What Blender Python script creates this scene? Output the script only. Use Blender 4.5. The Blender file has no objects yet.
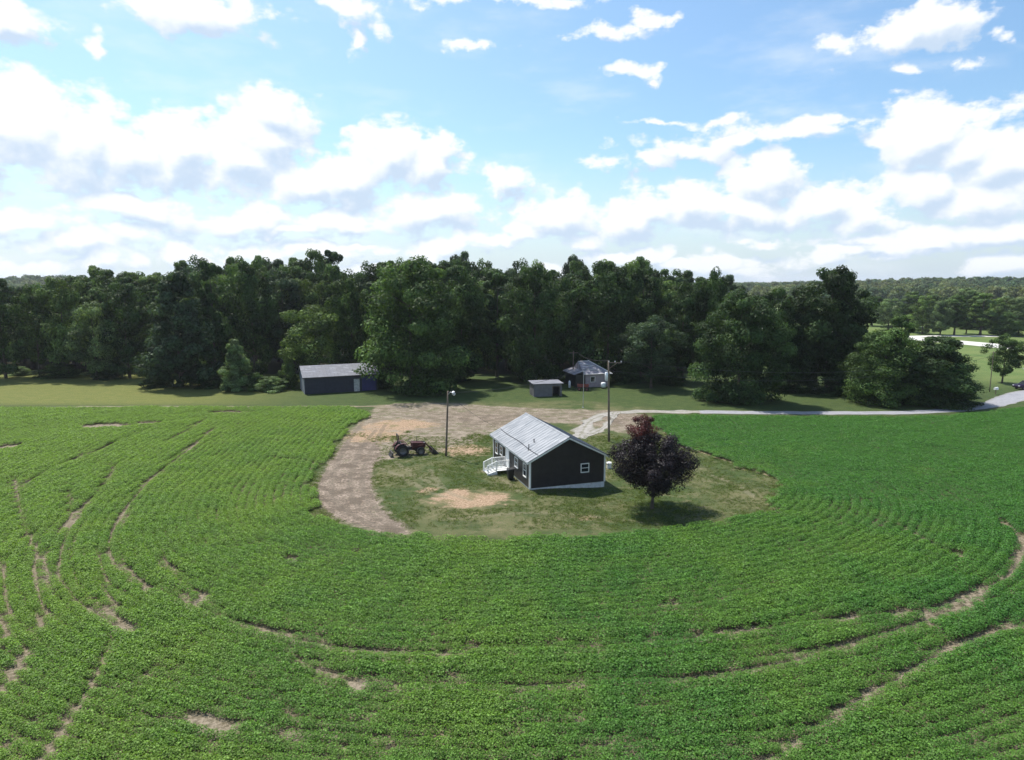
import bpy, math, random
import numpy as np
from mathutils import Vector
R = math.radians
S = bpy.context.scene
COL = S.collection

# ------------------------------------------------------------------ camera
CAM_H, PITCH, FPX = 19.5, R(8.25), 683.0
cam_d = bpy.data.cameras.new('camera'); cam = bpy.data.objects.new('camera', cam_d); COL.objects.link(cam)
cam_d.sensor_width = 36; cam_d.lens = 36 * FPX / 1024
cam_d.clip_start = 0.5; cam_d.clip_end = 30000
cam.location = (0, 0, CAM_H); cam.rotation_euler = (math.pi / 2 - PITCH, 0, 0)
S.camera = cam

# ------------------------------------------------------------------ sun, sky, exposure
SUN_EL, SUN_AZ = R(60), R(-40)            # azimuth clockwise from +Y
sun_dir = Vector((math.sin(SUN_AZ) * math.cos(SUN_EL), math.cos(SUN_AZ) * math.cos(SUN_EL), math.sin(SUN_EL)))
sun_d = bpy.data.lights.new('sun', 'SUN'); sun_d.energy = 5.0; sun_d.angle = R(0.53); sun_d.color = (1, 0.95, 0.87)
sun = bpy.data.objects.new('sun', sun_d); COL.objects.link(sun)
sun.rotation_euler = sun_dir.to_track_quat('Z', 'Y').to_euler(); sun.location = (0, 0, 60)
V = S.view_settings
V.view_transform = 'Standard'; V.look = 'None'; V.exposure = 0.45; V.gamma = 1; V.use_curve_mapping = False
S.cycles.use_denoising = True
S.cycles.max_bounces = 6; S.cycles.diffuse_bounces = 3; S.cycles.glossy_bounces = 2
S.cycles.transmission_bounces = 4; S.cycles.transparent_max_bounces = 8; S.cycles.volume_bounces = 0
S.cycles.sample_clamp_indirect = 4.0

class NT:
    """short-hand for building node trees"""
    def __init__(s, nt): s.nt = nt
    def n(s, typ, **kw):
        nd = s.nt.nodes.new(typ)
        for k, v in kw.items(): setattr(nd, k, v)
        return nd
    def put(s, sock, v):
        if isinstance(v, bpy.types.NodeSocket): s.nt.links.new(v, sock)
        elif v is not None: sock.default_value = v
    def m(s, op, a, b=None, c=None, clamp=False):
        nd = s.n('ShaderNodeMath', operation=op, use_clamp=clamp)
        s.put(nd.inputs[0], a); s.put(nd.inputs[1], b)
        if c is not None: s.put(nd.inputs[2], c)
        return nd.outputs[0]
    def vm(s, op, a, b=None, out=0):
        nd = s.n('ShaderNodeVectorMath', operation=op)
        s.put(nd.inputs[0], a)
        if b is not None: s.put(nd.inputs[1], b)
        return nd.outputs[out]
    def mr(s, v, a, b, c=0.0, d=1.0, smooth=True):
        nd = s.n('ShaderNodeMapRange', interpolation_type='SMOOTHSTEP' if smooth else 'LINEAR')
        for i, x in enumerate((v, a, b, c, d)): s.put(nd.inputs[i], x)
        return nd.outputs[0]
    def mix(s, f, a, b, blend='MIX'):
        nd = s.n('ShaderNodeMix', data_type='RGBA', blend_type=blend)
        s.put(nd.inputs[0], f)
        for i, x in ((6, a), (7, b)):
            if isinstance(x, (tuple, list)) and len(x) == 3: x = tuple(x) + (1,)
            s.put(nd.inputs[i], x)
        return nd.outputs[2]
    def noise(s, vec, scale, detail=4, rough=0.55, out=0, **kw):
        nd = s.n('ShaderNodeTexNoise', **kw)
        s.put(nd.inputs['Vector'], vec); nd.inputs['Scale'].default_value = scale
        nd.inputs['Detail'].default_value = detail; nd.inputs['Roughness'].default_value = rough
        return nd.outputs[out]
    def attr(s, name, out='Fac'):
        return s.n('ShaderNodeAttribute', attribute_name=name).outputs[out]

def pix_dir(px, py):
    x, y = (px - 512) / FPX, -(py - 380) / FPX
    cp, sp = math.cos(PITCH), math.sin(PITCH)
    return Vector((x, cp + y * sp, -sp + y * cp)).normalized()
def pix_ang(px, py):
    d = pix_dir(px, py)
    return math.atan2(d.x, d.y), math.asin(d.z)

# (px, py, rx, ry, weight) clouds described by where they stand in the sky
CL = [
 # big cumulus bank, west: tall heaps with grey undersides
 (20, 128, 62, 40, 1), (80, 140, 55, 42, 1), (125, 150, 50, 34, .95), (-60, 130, 80, 50, 1), (185, 148, 42, 32, 1), (225, 160, 50, 32, .95), (282, 120, 34, 26, 1), (262, 145, 46, 34, 1),
 (385, 158, 44, 30, 1), (350, 178, 50, 26, .95), (425, 168, 40, 28, .95), (445, 150, 18, 14, .8), (300, 185, 50, 22, .85), (505, 183, 28, 13, .8),
 (25, 218, 60, 12, .62), (140, 208, 52, 14, .7), (245, 215, 60, 15, .7), (345, 222, 60, 13, .65), (430, 212, 60, 17, .75),
 # middle
 (560, 215, 52, 20, .85), (630, 220, 46, 22, .9), (690, 205, 50, 26, .95), (765, 180, 40, 30, 1), (745, 208, 50, 20, .85), (820, 205, 50, 20, .85), (870, 215, 40, 16, .7),

 # east
 (928, 142, 36, 32, 1), (965, 152, 46, 34, 1), (1005, 168, 50, 34, 1), (1065, 170, 70, 50, 1), (930, 188, 40, 20, .9), (990, 205, 60, 22, .9), (1000, 236, 70, 14, .75), (925, 232, 46, 11, .65),
 # thin upper streaks
 (760, 136, 90, 9, .45), (680, 150, 60, 10, .45), (830, 124, 50, 6, .42), (640, 163, 38, 7, .42), (665, 122, 30, 3, .4), (730, 121, 22, 3, .38),
 # small fair-weather clouds
 (928, 26, 40, 18, .95), (905, 40, 24, 11, .9), (836, 53, 24, 8, .6), (634, 68, 22, 8, .55), (648, 78, 14, 5, .5), (612, 29, 42, 6, .55), (660, 12, 18, 6, .5),
 (195, 6, 58, 20, .8), (12, 22, 32, 16, .8), (352, 8, 24, 14, .6), (354, 36, 8, 15, .5), (388, 25, 11, 10, .5), (463, 49, 26, 4, .45), (500, 0, 70, 6, .6), (85, 42, 9, 7, .45), (907, 72, 12, 5, .45), (970, 64, 20, 4, .45), (1005, 30, 9, 6, .45),
]
_r = random.Random(14)
for _i in range(34):                                      # ragged small heaps low over the horizon
    CL.append((_i * 32 - 20 + _r.uniform(-14, 14), _r.uniform(228, 276), _r.uniform(18, 46), _r.uniform(5, 12), _r.uniform(.5, .75)))
world = bpy.data.worlds.new('World'); S.world = world; world.use_nodes = True
wt = world.node_tree; wt.nodes.clear(); W = NT(wt)

def cloud_group():
    g = bpy.data.node_groups.new('cloud_density', 'ShaderNodeTree')
    g.interface.new_socket('P', in_out='INPUT', socket_type='NodeSocketVector')
    g.interface.new_socket('D', in_out='OUTPUT', socket_type='NodeSocketFloat')
    g.interface.new_socket('B', in_out='OUTPUT', socket_type='NodeSocketFloat')
    G_ = NT(g); gi = G_.n('NodeGroupInput'); go = G_.n('NodeGroupOutput')
    P = gi.outputs[0]
    wob = G_.vm('SUBTRACT', G_.noise(P, 7, 3, .6, out=1), (.5, .5, .5))
    P2 = G_.vm('ADD', P, G_.vm('MULTIPLY', wob, (.11, .06, 0)))
    wob2 = G_.vm('SUBTRACT', G_.noise(P, 34, 4, .6, out=1), (.5, .5, .5))
    P2 = G_.vm('ADD', P2, G_.vm('MULTIPLY', wob2, (.034, .020, 0)))
    best = None
    rng = random.Random(5)
    cl = [(pix_ang(a, b), r1 / FPX, r2 / FPX, w) for a, b, r1, r2, w in CL]
    for i in range(22):                                  # the rest of the sky, beside and behind the photographer
        az = rng.uniform(.85, 5.4); el = rng.uniform(.05, .7)
        az = az if az < math.pi else az - 2 * math.pi
        s_ = rng.uniform(.1, .28)
        cl.append(((az, el), s_, s_ * rng.uniform(.3, .5), rng.uniform(.6, 1)))
    for (az, el), r1, r2, w in cl:
        q = G_.vm('MULTIPLY', G_.vm('SUBTRACT', P2, (az, el, 0)), (1 / r1, 1 / r2, 0))
        l = G_.vm('LENGTH', q, out=1)
        b = G_.m('MULTIPLY_ADD', l, -w, w)
        best = b if best is None else G_.m('MAXIMUM', best, b)
    best = G_.m('MAXIMUM', best, -1.5)
    sc = G_.vm('MULTIPLY', P, (1, 1.7, 1))
    n1 = G_.noise(sc, 19, 10, .62)
    vo = G_.n('ShaderNodeTexVoronoi', feature='F1', voronoi_dimensions='2D', normalize=True)
    G_.put(vo.inputs['Vector'], G_.vm('ADD', G_.vm('MULTIPLY', P, (1, 1.35, 1)), G_.vm('MULTIPLY', wob, (.03, .03, 0))))
    vo.inputs['Scale'].default_value = 24; vo.inputs['Detail'].default_value = 3.5; vo.inputs['Roughness'].default_value = .5
    d = G_.m('ADD', best, G_.m('MULTIPLY', G_.m('SUBTRACT', n1, .5), 2.0))
    d = G_.m('ADD', d, G_.m('MULTIPLY', G_.m('SUBTRACT', .38, vo.outputs['Distance']), 1.0))
    G_.nt.links.new(d, go.inputs[0]); G_.nt.links.new(best, go.inputs[1])
    return g
cg = cloud_group()
tc = W.n('ShaderNodeTexCoord'); sx = W.n('ShaderNodeSeparateXYZ'); W.put(sx.inputs[0], tc.outputs['Generated'])
az = W.m('ARCTAN2', sx.outputs[0], sx.outputs[1]); el = W.m('ARCSINE', sx.outputs[2])
cx = W.n('ShaderNodeCombineXYZ'); W.put(cx.inputs[0], az); W.put(cx.inputs[1], el)
def dens(off):
    g = W.n('ShaderNodeGroup', node_tree=cg); W.put(g.inputs[0], W.vm('ADD', cx.outputs[0], off)); return g.outputs[0], g.outputs[1]
d0, b0 = dens((0, 0, 0)); d1, b1 = dens((-.008, .018, 0))
sky = W.n('ShaderNodeTexSky', sky_type='NISHITA', sun_disc=False)
sky.sun_elevation = SUN_EL; sky.sun_rotation = SUN_AZ; sky.air_density = 1.0; sky.dust_density = 1.6; sky.ozone_density = 1.6
alpha = W.mr(d0, -.10, .36)
relief = W.m('ADD', W.m('MULTIPLY', W.m('SUBTRACT', d1, d0), -.42), W.m('MULTIPLY', W.m('SUBTRACT', b0, b1), 1.25))
shade = W.mr(relief, -.72, .32)
CLOUD_W = (7.7, 7.9, 8.1); CLOUD_G = (4.6, 5.6, 6.9)
ccol = W.mix(shade, CLOUD_G, CLOUD_W)
skyc = W.mix(1.0, sky.outputs[0], (1.02, 1.25, 1.34), 'MULTIPLY')
low = W.mr(el, .20, -.01)                                 # thicker bright air towards the horizon
skyc = W.mix(W.m('MULTIPLY', low, .65), skyc, (5.9, 6.9, 7.8))
veil = W.m('MULTIPLY', W.mr(W.noise(W.vm('MULTIPLY', cx.outputs[0], (2.2, 7, 1)), 1.6, 7, .62), .48, .75, 0, .55), W.mr(el, .62, .12))
skyc = W.mix(veil, skyc, (7.4, 7.8, 8.2))
wcol = W.mix(W.m('MULTIPLY', alpha, .97), skyc, ccol)
bg = W.n('ShaderNodeBackground'); W.put(bg.inputs[0], wcol); bg.inputs[1].default_value = 0.10
wo = W.n('ShaderNodeOutputWorld'); W.put(wo.inputs[0], bg.outputs[0])

# ------------------------------------------------------------------ helpers
def smooth(x, a, b):
    t = np.clip((np.asarray(x, float) - a) / (b - a), 0, 1); return t * t * (3 - 2 * t)
def terrain(x, y):
    x = np.asarray(x, float); y = np.asarray(y, float)
    z = -0.45 * smooth(x, 2.0, 9.5) * np.exp(-(((x - 8) / 13) ** 2 + ((y - 65) / 13) ** 2))
    far = smooth(y, 420, 1500)
    z = z + far * (3.5 * np.sin(x / 260 + 1.0) * np.sin(y / 330 + .4) + 3 * np.sin(x / 610 + y / 900) - 3)
    z = z + 13 * np.exp(-(((x + 690) / 210) ** 2 + ((y - 1050) / 240) ** 2))
    z = z + 9 * np.exp(-(((x - 640) / 240) ** 2 + ((y - 900) / 200) ** 2))
    return z
def tz(x, y): return float(terrain(x, y))
def G(px, py):
    d = pix_dir(px, py); t = -CAM_H / d.z
    return (d.x * t, d.y * t)
def at_depth(px, D): return ((px - 512) / FPX * (D * math.cos(PITCH) + CAM_H * math.sin(PITCH)), D)
def top_z(py, D):
    return CAM_H + D * math.tan(-PITCH - math.atan((py - 380) / FPX))

def link(o, parent=None):
    COL.objects.link(o)
    if parent is not None: o.parent = parent
    return o
def tag(o, label=None, cat=None, group=None, kind=None):
    if label: o['label'] = label
    if cat: o['category'] = cat
    if group: o['group'] = group
    if kind: o['kind'] = kind
    return o
def empty(name, loc, rz=0.0, label=None, cat=None, group=None):
    o = bpy.data.objects.new(name, None); o.empty_display_size = .3
    o.location = loc; o.rotation_euler = (0, 0, rz)
    link(o); return tag(o, label, cat, group)
def raw_mesh(name, v, f, mat, smooth_=False, attrs=None):
    """numpy quads or tris -> mesh datablock"""
    v = np.asarray(v, np.float32); f = np.asarray(f, np.int32)
    me = bpy.data.meshes.new(name); k = f.shape[1]
    me.vertices.add(len(v)); me.vertices.foreach_set('co', v.ravel())
    me.loops.add(f.size); me.loops.foreach_set('vertex_index', f.ravel())
    me.polygons.add(len(f)); me.polygons.foreach_set('loop_start', np.arange(0, f.size, k, dtype=np.int32))
    if smooth_: me.polygons.foreach_set('use_smooth', np.ones(len(f), bool))
    for an, av in (attrs or {}).items():
        a = me.attributes.new(an, 'FLOAT', 'POINT'); a.data.foreach_set('value', np.asarray(av, np.float32))
    me.update(calc_edges=True); me.materials.append(mat); return me

class MB:
    """collects boxes, bars, tubes and rings, and links them as ONE mesh object"""
    def __init__(s): s.v = []; s.f = []
    def add(s, vs, fs):
        b = len(s.v); s.v += [tuple(p) for p in vs]; s.f += [tuple(b + i for i in q) for q in fs]; return s
    def hexa(s, p):                                   # 8 points: bottom loop, top loop
        return s.add(p, [(3, 2, 1, 0), (4, 5, 6, 7), (0, 1, 5, 4), (1, 2, 6, 5), (2, 3, 7, 6), (3, 0, 4, 7)])
    def box(s, x0, x1, y0, y1, z0, z1):
        return s.hexa([(x0, y0, z0), (x1, y0, z0), (x1, y1, z0), (x0, y1, z0), (x0, y0, z1), (x1, y0, z1), (x1, y1, z1), (x0, y1, z1)])
    def bar(s, a, b, w, h=None):
        a, b = Vector(a), Vector(b); d = (b - a).normalized(); h = h or w
        u = d.cross(Vector((0, 0, 1)));
        if u.length < 1e-3: u = Vector((1, 0, 0))
        u.normalize(); t = u.cross(d).normalized()
        o = [(-1, -1), (1, -1), (1, 1), (-1, 1)]
        return s.hexa([a + u * (i * w / 2) + t * (j * h / 2) for i, j in o] + [b + u * (i * w / 2) + t * (j * h / 2) for i, j in o])
    def tube(s, pts, rad, n=8):
        pts = [Vector(p) for p in pts]; rad = rad if isinstance(rad, (list, tuple)) else [rad] * len(pts)
        vs, fs = [], []
        for i, p in enumerate(pts):
            d = (pts[min(i + 1, len(pts) - 1)] - pts[max(i - 1, 0)]).normalized()
            u = d.cross(Vector((0, 0, 1))) if abs(d.z) < .9 else d.cross(Vector((0, 1, 0)))
            u.normalize(); t = d.cross(u)
            vs += [p + (u * math.cos(2 * math.pi * k / n) + t * math.sin(2 * math.pi * k / n)) * rad[i] for k in range(n)]
        for i in range(len(pts) - 1):
            fs += [(i * n + k, i * n + (k + 1) % n, (i + 1) * n + (k + 1) % n, (i + 1) * n + k) for k in range(n)]
        fs += [tuple(range(n - 1, -1, -1)), tuple(range((len(pts) - 1) * n, len(pts) * n))]
        return s.add(vs, fs)
    def lathe_y(s, c, prof, n=24):
        """closed profile (radius, y) turned round the local Y axis at c"""
        vs, fs = [], []; m = len(prof)
        for k in range(n):
            a = 2 * math.pi * k / n
            vs += [(c[0] + r * math.cos(a), c[1] + y, c[2] + r * math.sin(a)) for r, y in prof]
        for k in range(n):
            for j in range(m):
                fs.append((k * m + j, k * m + (j + 1) % m, ((k + 1) % n) * m + (j + 1) % m, ((k + 1) % n) * m + j))
        return s.add(vs, fs)
    def prism_y(s, prof, y0, y1):
        """profile of (x, z) pushed from y0 to y1"""
        n = len(prof); vs = [(x, y0, z) for x, z in prof] + [(x, y1, z) for x, z in prof]
        return s.add(vs, [tuple(range(n)), tuple(range(2 * n - 1, n - 1, -1))] + [(k, n + k, n + (k + 1) % n, (k + 1) % n) for k in range(n)])
    def build(s, name, mat, parent=None, smooth_=False, bevel=0):
        me = bpy.data.meshes.new(name); me.from_pydata([tuple(p) for p in s.v], [], s.f); me.materials.append(mat)
        import bmesh
        bm = bmesh.new(); bm.from_mesh(me); bmesh.ops.recalc_face_normals(bm, faces=bm.faces); bm.to_mesh(me); bm.free()
        if smooth_:
            for p in me.polygons: p.use_smooth = len(p.vertices) == 4
        o = bpy.data.objects.new(name, me); link(o, parent)
        if bevel:
            b = o.modifiers.new('bevel', 'BEVEL'); b.width = bevel; b.segments = 2; b.limit_method = 'ANGLE'
        return o

# ------------------------------------------------------------------ materials
def mat_new(name):
    m = bpy.data.materials.new(name); m.use_nodes = True; m.node_tree.nodes.clear()
    return m, NT(m.node_tree)
def finish(N, shader):
    o = N.n('ShaderNodeOutputMaterial'); N.nt.links.new(shader, o.inputs[0])
def pbr(N, col, rough=.6, metal=0.0, spec=.5, normal=None):
    p = N.n('ShaderNodeBsdfPrincipled')
    if isinstance(col, (tuple, list)): col = tuple(col)[:3] + (1,)
    N.put(p.inputs['Base Color'], col); N.put(p.inputs['Roughness'], rough); N.put(p.inputs['Metallic'], metal)
    N.put(p.inputs['Specular IOR Level'], spec)
    if normal is not None: N.put(p.inputs['Normal'], normal)
    return p.outputs[0]
def simple(name, col, rough=.6, metal=0.0, wear=.18, scale=3.0, spec=.5, dirt=None):
    """paint, metal or wood with blotchy wear"""
    m, N = mat_new(name); co = N.n('ShaderNodeTexCoord').outputs['Object']
    n = N.noise(co, scale, 5, .6)
    c = N.mix(N.mr(n, .3, .7), tuple(x * (1 - wear) for x in col), tuple(min(1, x * (1 + wear)) for x in col))
    if dirt: c = N.mix(N.mr(N.noise(co, scale * .45, 6, .65), .52, .72, 0, .75), c, dirt)
    finish(N, pbr(N, c, N.mr(n, .2, .8, rough * .85, min(1, rough * 1.15)), metal, spec)); return m
def leaf_mat(name, use_obj=True, base=(.05, .09, .03), var=.35, trans=.32, rough=.6, spec=.12, tcol=(1.25, 1.25, .55), tone_and_sun=False):
    m, N = mat_new(name); geo = N.n('ShaderNodeNewGeometry'); oi = N.n('ShaderNodeObjectInfo')
    c = oi.outputs['Color'] if use_obj else base + (1,)
    f = N.mr(geo.outputs['Random Per Island'], 0, 1, 1 - var, 1 + var, smooth=False)
    f = N.m('MULTIPLY', f, N.mr(N.attr('tint'), 0, 1, .5, 1.55, smooth=False))
    f = N.m('MULTIPLY', f, N.mr(oi.outputs['Random'], 0, 1, .85, 1.15, smooth=False))
    if tone_and_sun:                                                # per-plant tone, dull deep green to yellow green; beans carry painted sun lift
        at = N.n('ShaderNodeAttribute', attribute_name='tone_and_sun', attribute_type='INSTANCER')
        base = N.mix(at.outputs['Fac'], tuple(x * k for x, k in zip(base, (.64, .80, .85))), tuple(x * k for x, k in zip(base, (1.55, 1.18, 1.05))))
    sc = N.vm('SCALE', c if use_obj else base); sc.node.inputs['Scale'].default_value = 1; N.put(sc.node.inputs['Scale'], f)
    p = pbr(N, sc, rough, 0, spec)
    t = N.n('ShaderNodeBsdfTranslucent'); N.put(t.inputs[0], N.vm('MULTIPLY', sc, tcol))
    mx = N.n('ShaderNodeMixShader'); mx.inputs[0].default_value = trans
    N.put(mx.inputs[1], p); N.put(mx.inputs[2], t.outputs[0]); finish(N, mx.outputs[0]); return m
M = {}
M['leaf'] = leaf_mat('tree_leaves')
M['bean'] = leaf_mat('bean_leaves', False, (.108, .232, .042), .36, .43, .55, .22, (1.2, 1.25, .45), tone_and_sun=True)
M['weed'] = leaf_mat('grass_blades', False, (.115, .155, .050), .4, .45, .6, .1)
M['bark'] = simple('bark', (.085, .07, .055), .9, wear=.4, scale=2)
def siding_mat(name, col, step=.13, axis=2):
    m, N = mat_new(name); co = N.n('ShaderNodeTexCoord').outputs['Object']
    s = N.n('ShaderNodeSeparateXYZ'); N.put(s.inputs[0], co)
    fr = N.m('FRACT', N.m('DIVIDE', s.outputs[axis], step))
    b = N.n('ShaderNodeBump'); b.inputs['Strength'].default_value = .8; b.inputs['Distance'].default_value = .02; N.put(b.inputs['Height'], fr)
    n = N.noise(co, 1.5, 6, .6)
    c = N.mix(N.mr(n, .3, .7), tuple(x * .85 for x in col), tuple(x * 1.2 for x in col))
    c = N.mix(N.mr(fr, 0, .12, .35, 0), c, tuple(x * .4 for x in col))
    finish(N, pbr(N, c, .5, 0, .4, b.outputs[0])); return m
M['siding'] = siding_mat('charcoal_siding', (.031, .026, .028))
M['trim'] = simple('white_trim', (.78, .78, .77), .5, wear=.06, dirt=(.5, .48, .45))
M['old_white'] = simple('old_white_paint', (.42, .43, .43), .7, wear=.25, dirt=(.2, .2, .19))
M['block'] = simple('painted_block', (.62, .63, .65), .8, wear=.12, dirt=(.40, .36, .31))
def roof_mat(name, c1, c2, rough, metal, rust=None):
    m, N = mat_new(name); co = N.n('ShaderNodeTexCoord').outputs['Object']
    n = N.noise(N.vm('MULTIPLY', co, (.35, 1.6, .35)), 2.2, 5, .6)
    c = N.mix(N.mr(n, .3, .7), c1, c2)
    c = N.mix(N.mr(N.noise(co, 9, 4, .6), .5, .8, 0, .3), c, tuple(x * .6 for x in c1))
    if rust: c = N.mix(N.mr(N.noise(N.vm('MULTIPLY', co, (.5, 2, .5)), 1.3, 6, .65), .52, .66, 0, .8), c, rust)
    finish(N, pbr(N, c, N.mr(n, .2, .8, rough * .8, rough * 1.2), metal, .5)); return m
M['roof'] = roof_mat('galvanised_roof', (.15, .16, .175), (.24, .25, .27), .5, .7)
M['seam'] = roof_mat('roof_seam', (.15, .16, .175), (.22, .23, .25), .5, .7)
M['shed_roof'] = roof_mat('shed_roof', (.115, .12, .145), (.18, .185, .215), .8, .0, (.27, .28, .32))
M['blue_wall'] = siding_mat('blue_tin_siding', (.018, .021, .042), .22, 0)
M['blue_dark'] = simple('blue_panel', (.020, .022, .12), .5)
M['grey_tin'] = siding_mat('grey_tin_siding', (.24, .26, .30), .2, 1)
M['old_wood'] = siding_mat('weathered_boards', (.12, .12, .135), .25, 0)
M['brick'] = siding_mat('mauve_grey_wall', (.33, .285, .31), .1, 2)
M['glass'] = simple('window_glass', (.02, .025, .03), .08, wear=.3)
M['black'] = simple('black_plastic', (.015, .015, .017), .45)
M['rubber'] = simple('tyre_rubber', (.022, .021, .021), .85, dirt=(.10, .08, .06))
M['rim'] = simple('rim_steel', (.11, .11, .12), .5, .3, dirt=(.2, .17, .14))
M['red'] = simple('dark_red_paint', (.062, .009, .011), .5, wear=.3, dirt=(.06, .035, .03))
M['rusty'] = simple('rusty_red_paint', (.20, .045, .035), .7, wear=.3, dirt=(.10, .06, .045))
M['steel'] = simple('dark_steel', (.035, .033, .033), .55, .3, dirt=(.09, .06, .045))
M['galv'] = simple('galvanised_steel', (.45, .46, .48), .45, .6)
M['pole'] = simple('pole_timber', (.16, .125, .095), .9, wear=.3, scale=1.5)
M['lamp'] = simple('lamp_shell', (.72, .74, .76), .4)
M['wire'] = simple('cable', (.05, .05, .055), .6)
M['car'] = simple('dark_purple_paint', (.022, .012, .04), .25, .3, wear=.05)
M['light_glass'] = simple('headlight_glass', (.6, .6, .62), .1)

# ------------------------------------------------------------------ zones of the ground, in metres
def poly(pts): return np.array([G(*p) for p in pts])
def inside_dist(P, poly_):
    """signed distance to a closed polygon, positive inside"""
    a = poly_; b = np.roll(a, -1, 0); x, y = P[:, 0], P[:, 1]
    ins = np.zeros(len(P), bool); d2 = np.full(len(P), 1e18)
    for (ax, ay), (bx, by) in zip(a, b):
        c = ((ay > y) != (by > y)) & (x < (bx - ax) * (y - ay) / ((by - ay) if by != ay else 1e-9) + ax); ins ^= c
        dx, dy = bx - ax, by - ay; t = np.clip(((x - ax) * dx + (y - ay) * dy) / (dx * dx + dy * dy + 1e-12), 0, 1)
        d2 = np.minimum(d2, (x - ax - t * dx) ** 2 + (y - ay - t * dy) ** 2)
    d = np.sqrt(d2); return np.where(ins, d, -d)
def line_dist(P, pts):
    a = np.asarray(pts); x, y = P[:, 0], P[:, 1]; d2 = np.full(len(P), 1e18)
    for (ax, ay), (bx, by) in zip(a[:-1], a[1:]):
        dx, dy = bx - ax, by - ay; t = np.clip(((x - ax) * dx + (y - ay) * dy) / (dx * dx + dy * dy + 1e-12), 0, 1)
        d2 = np.minimum(d2, (x - ax - t * dx) ** 2 + (y - ay - t * dy) ** 2)
    return np.sqrt(d2)
def chaikin(p, n=2, closed=True):
    p = np.asarray(p, float)
    for _ in range(n):
        q = np.roll(p, -1, 0) if closed else p[1:]; a = p if closed else p[:-1]
        r = np.empty((2 * len(a), 2)); r[0::2] = .75 * a + .25 * q; r[1::2] = .25 * a + .75 * q
        p = r if closed else np.vstack([p[:1], r, p[-1:]])
    return p
class VNoise:
    """value noise on a lattice, for ragged edges and clumping"""
    def __init__(s, seed): s.t = np.random.RandomState(seed).rand(256, 256)
    def __call__(s, x, y, scale):
        x = np.asarray(x) / scale; y = np.asarray(y) / scale
        xi = np.floor(x).astype(int); yi = np.floor(y).astype(int); fx = x - xi; fy = y - yi
        fx = fx * fx * (3 - 2 * fx); fy = fy * fy * (3 - 2 * fy); t = s.t
        g = lambda i, j: t[(xi + i) % 256, (yi + j) % 256]
        return (g(0, 0) * (1 - fx) + g(1, 0) * fx) * (1 - fy) + (g(0, 1) * (1 - fx) + g(1, 1) * fx) * fy
VN = VNoise(3)

YARD_PX = [(364, 414), (341, 432), (321, 462), (307, 490), (313, 514), (346, 531), (403, 541), (470, 545), (560, 543), (642, 537), (718, 525),
           (774, 509), (792, 493), (770, 474), (724, 459), (690, 448), (668, 437), (655, 424), (648, 412), (640, 402), (380, 402)]
YARD = chaikin(poly(YARD_PX), 2)
FIELD = np.array([G(371, 415), G(352, 408), (-22 * 1.0, 106), G(200, 408), G(80, 409), (-84, 103.5), (-150, 102), (-150, -40), (190, -40), (190, 104),
                  G(1040, 406), G(1010, 410), G(985, 413), G(950, 417), G(900, 419), G(800, 418), G(700, 417.5), G(655, 417), G(640, 425), G(500, 440)])
FIELD[2] = G(300, 408)
# (pixels along a wheel track, half width m, how bare 0..1)
TRACKS = [
 ([(965, 601), (987, 590), (1008, 578), (1019, 560), (1024, 548), (1020, 538), (1011, 530), (1000, 522)], .16, .88),
 ([(213, 430), (186, 453), (160, 473), (146, 485), (126, 510), (108, 543), (112, 556), (123, 571), (146, 588), (173, 596), (196, 609), (250, 628), (305, 642), (350, 652),
   (420, 655), (460, 652), (550, 652), (640, 648), (700, 639), (760, 631), (822, 622), (870, 617), (920, 613), (940, 609), (987, 590), (1013, 574), (1024, 550), (1020, 538), (1011, 530)], .08, .84),
 ([(300, 664), (340, 681), (395, 685), (436, 687), (498, 688), (546, 688), (591, 683), (646, 681), (700, 681), (774, 668), (822, 653), (870, 640), (930, 622), (990, 600)], .05, .74),
 ([(760, 770), (788, 753), (807, 734), (858, 701), (899, 679), (951, 648), (984, 638), (1024, 624), (1060, 610)], .08, .84),
 ([(36, 554), (38, 580), (43, 603), (40, 631)], .05, .74), ([(70, 493), (71, 526), (60, 560), (60, 580), (76, 603), (100, 615), (116, 625), (136, 636)], .05, .74),
 ([(15, 480), (22, 520), (36, 554), (56, 579), (76, 603)], .05, .74),
 ([(103, 553), (103, 579), (113, 606), (116, 622)], .05, .74), ([(112, 640), (100, 672), (88, 693), (76, 713), (50, 750), (40, 765)], .05, .74), ([(28, 650), (20, 668), (0, 693), (-20, 712)], .05, .74),
 ([(116, 466), (106, 485), (80, 513), (66, 530)], .05, .74), ([(206, 420), (190, 430), (166, 443)], .05, .74), ([(160, 560), (190, 590), (205, 600)], .05, .74),
 ([(150, 430), (90, 455), (50, 470), (20, 490)], .08, .84), ([(330, 468), (300, 461), (270, 459)], .05, .74), ([(905, 530), (935, 548), (960, 560)], .05, .74),
 ([(0, 560), (8, 600), (4, 640)], .05, .74),
]
TRACKS = [(chaikin([G(*p) for p in t], 2, False), w, s) for t, w, s in TRACKS]
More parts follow.
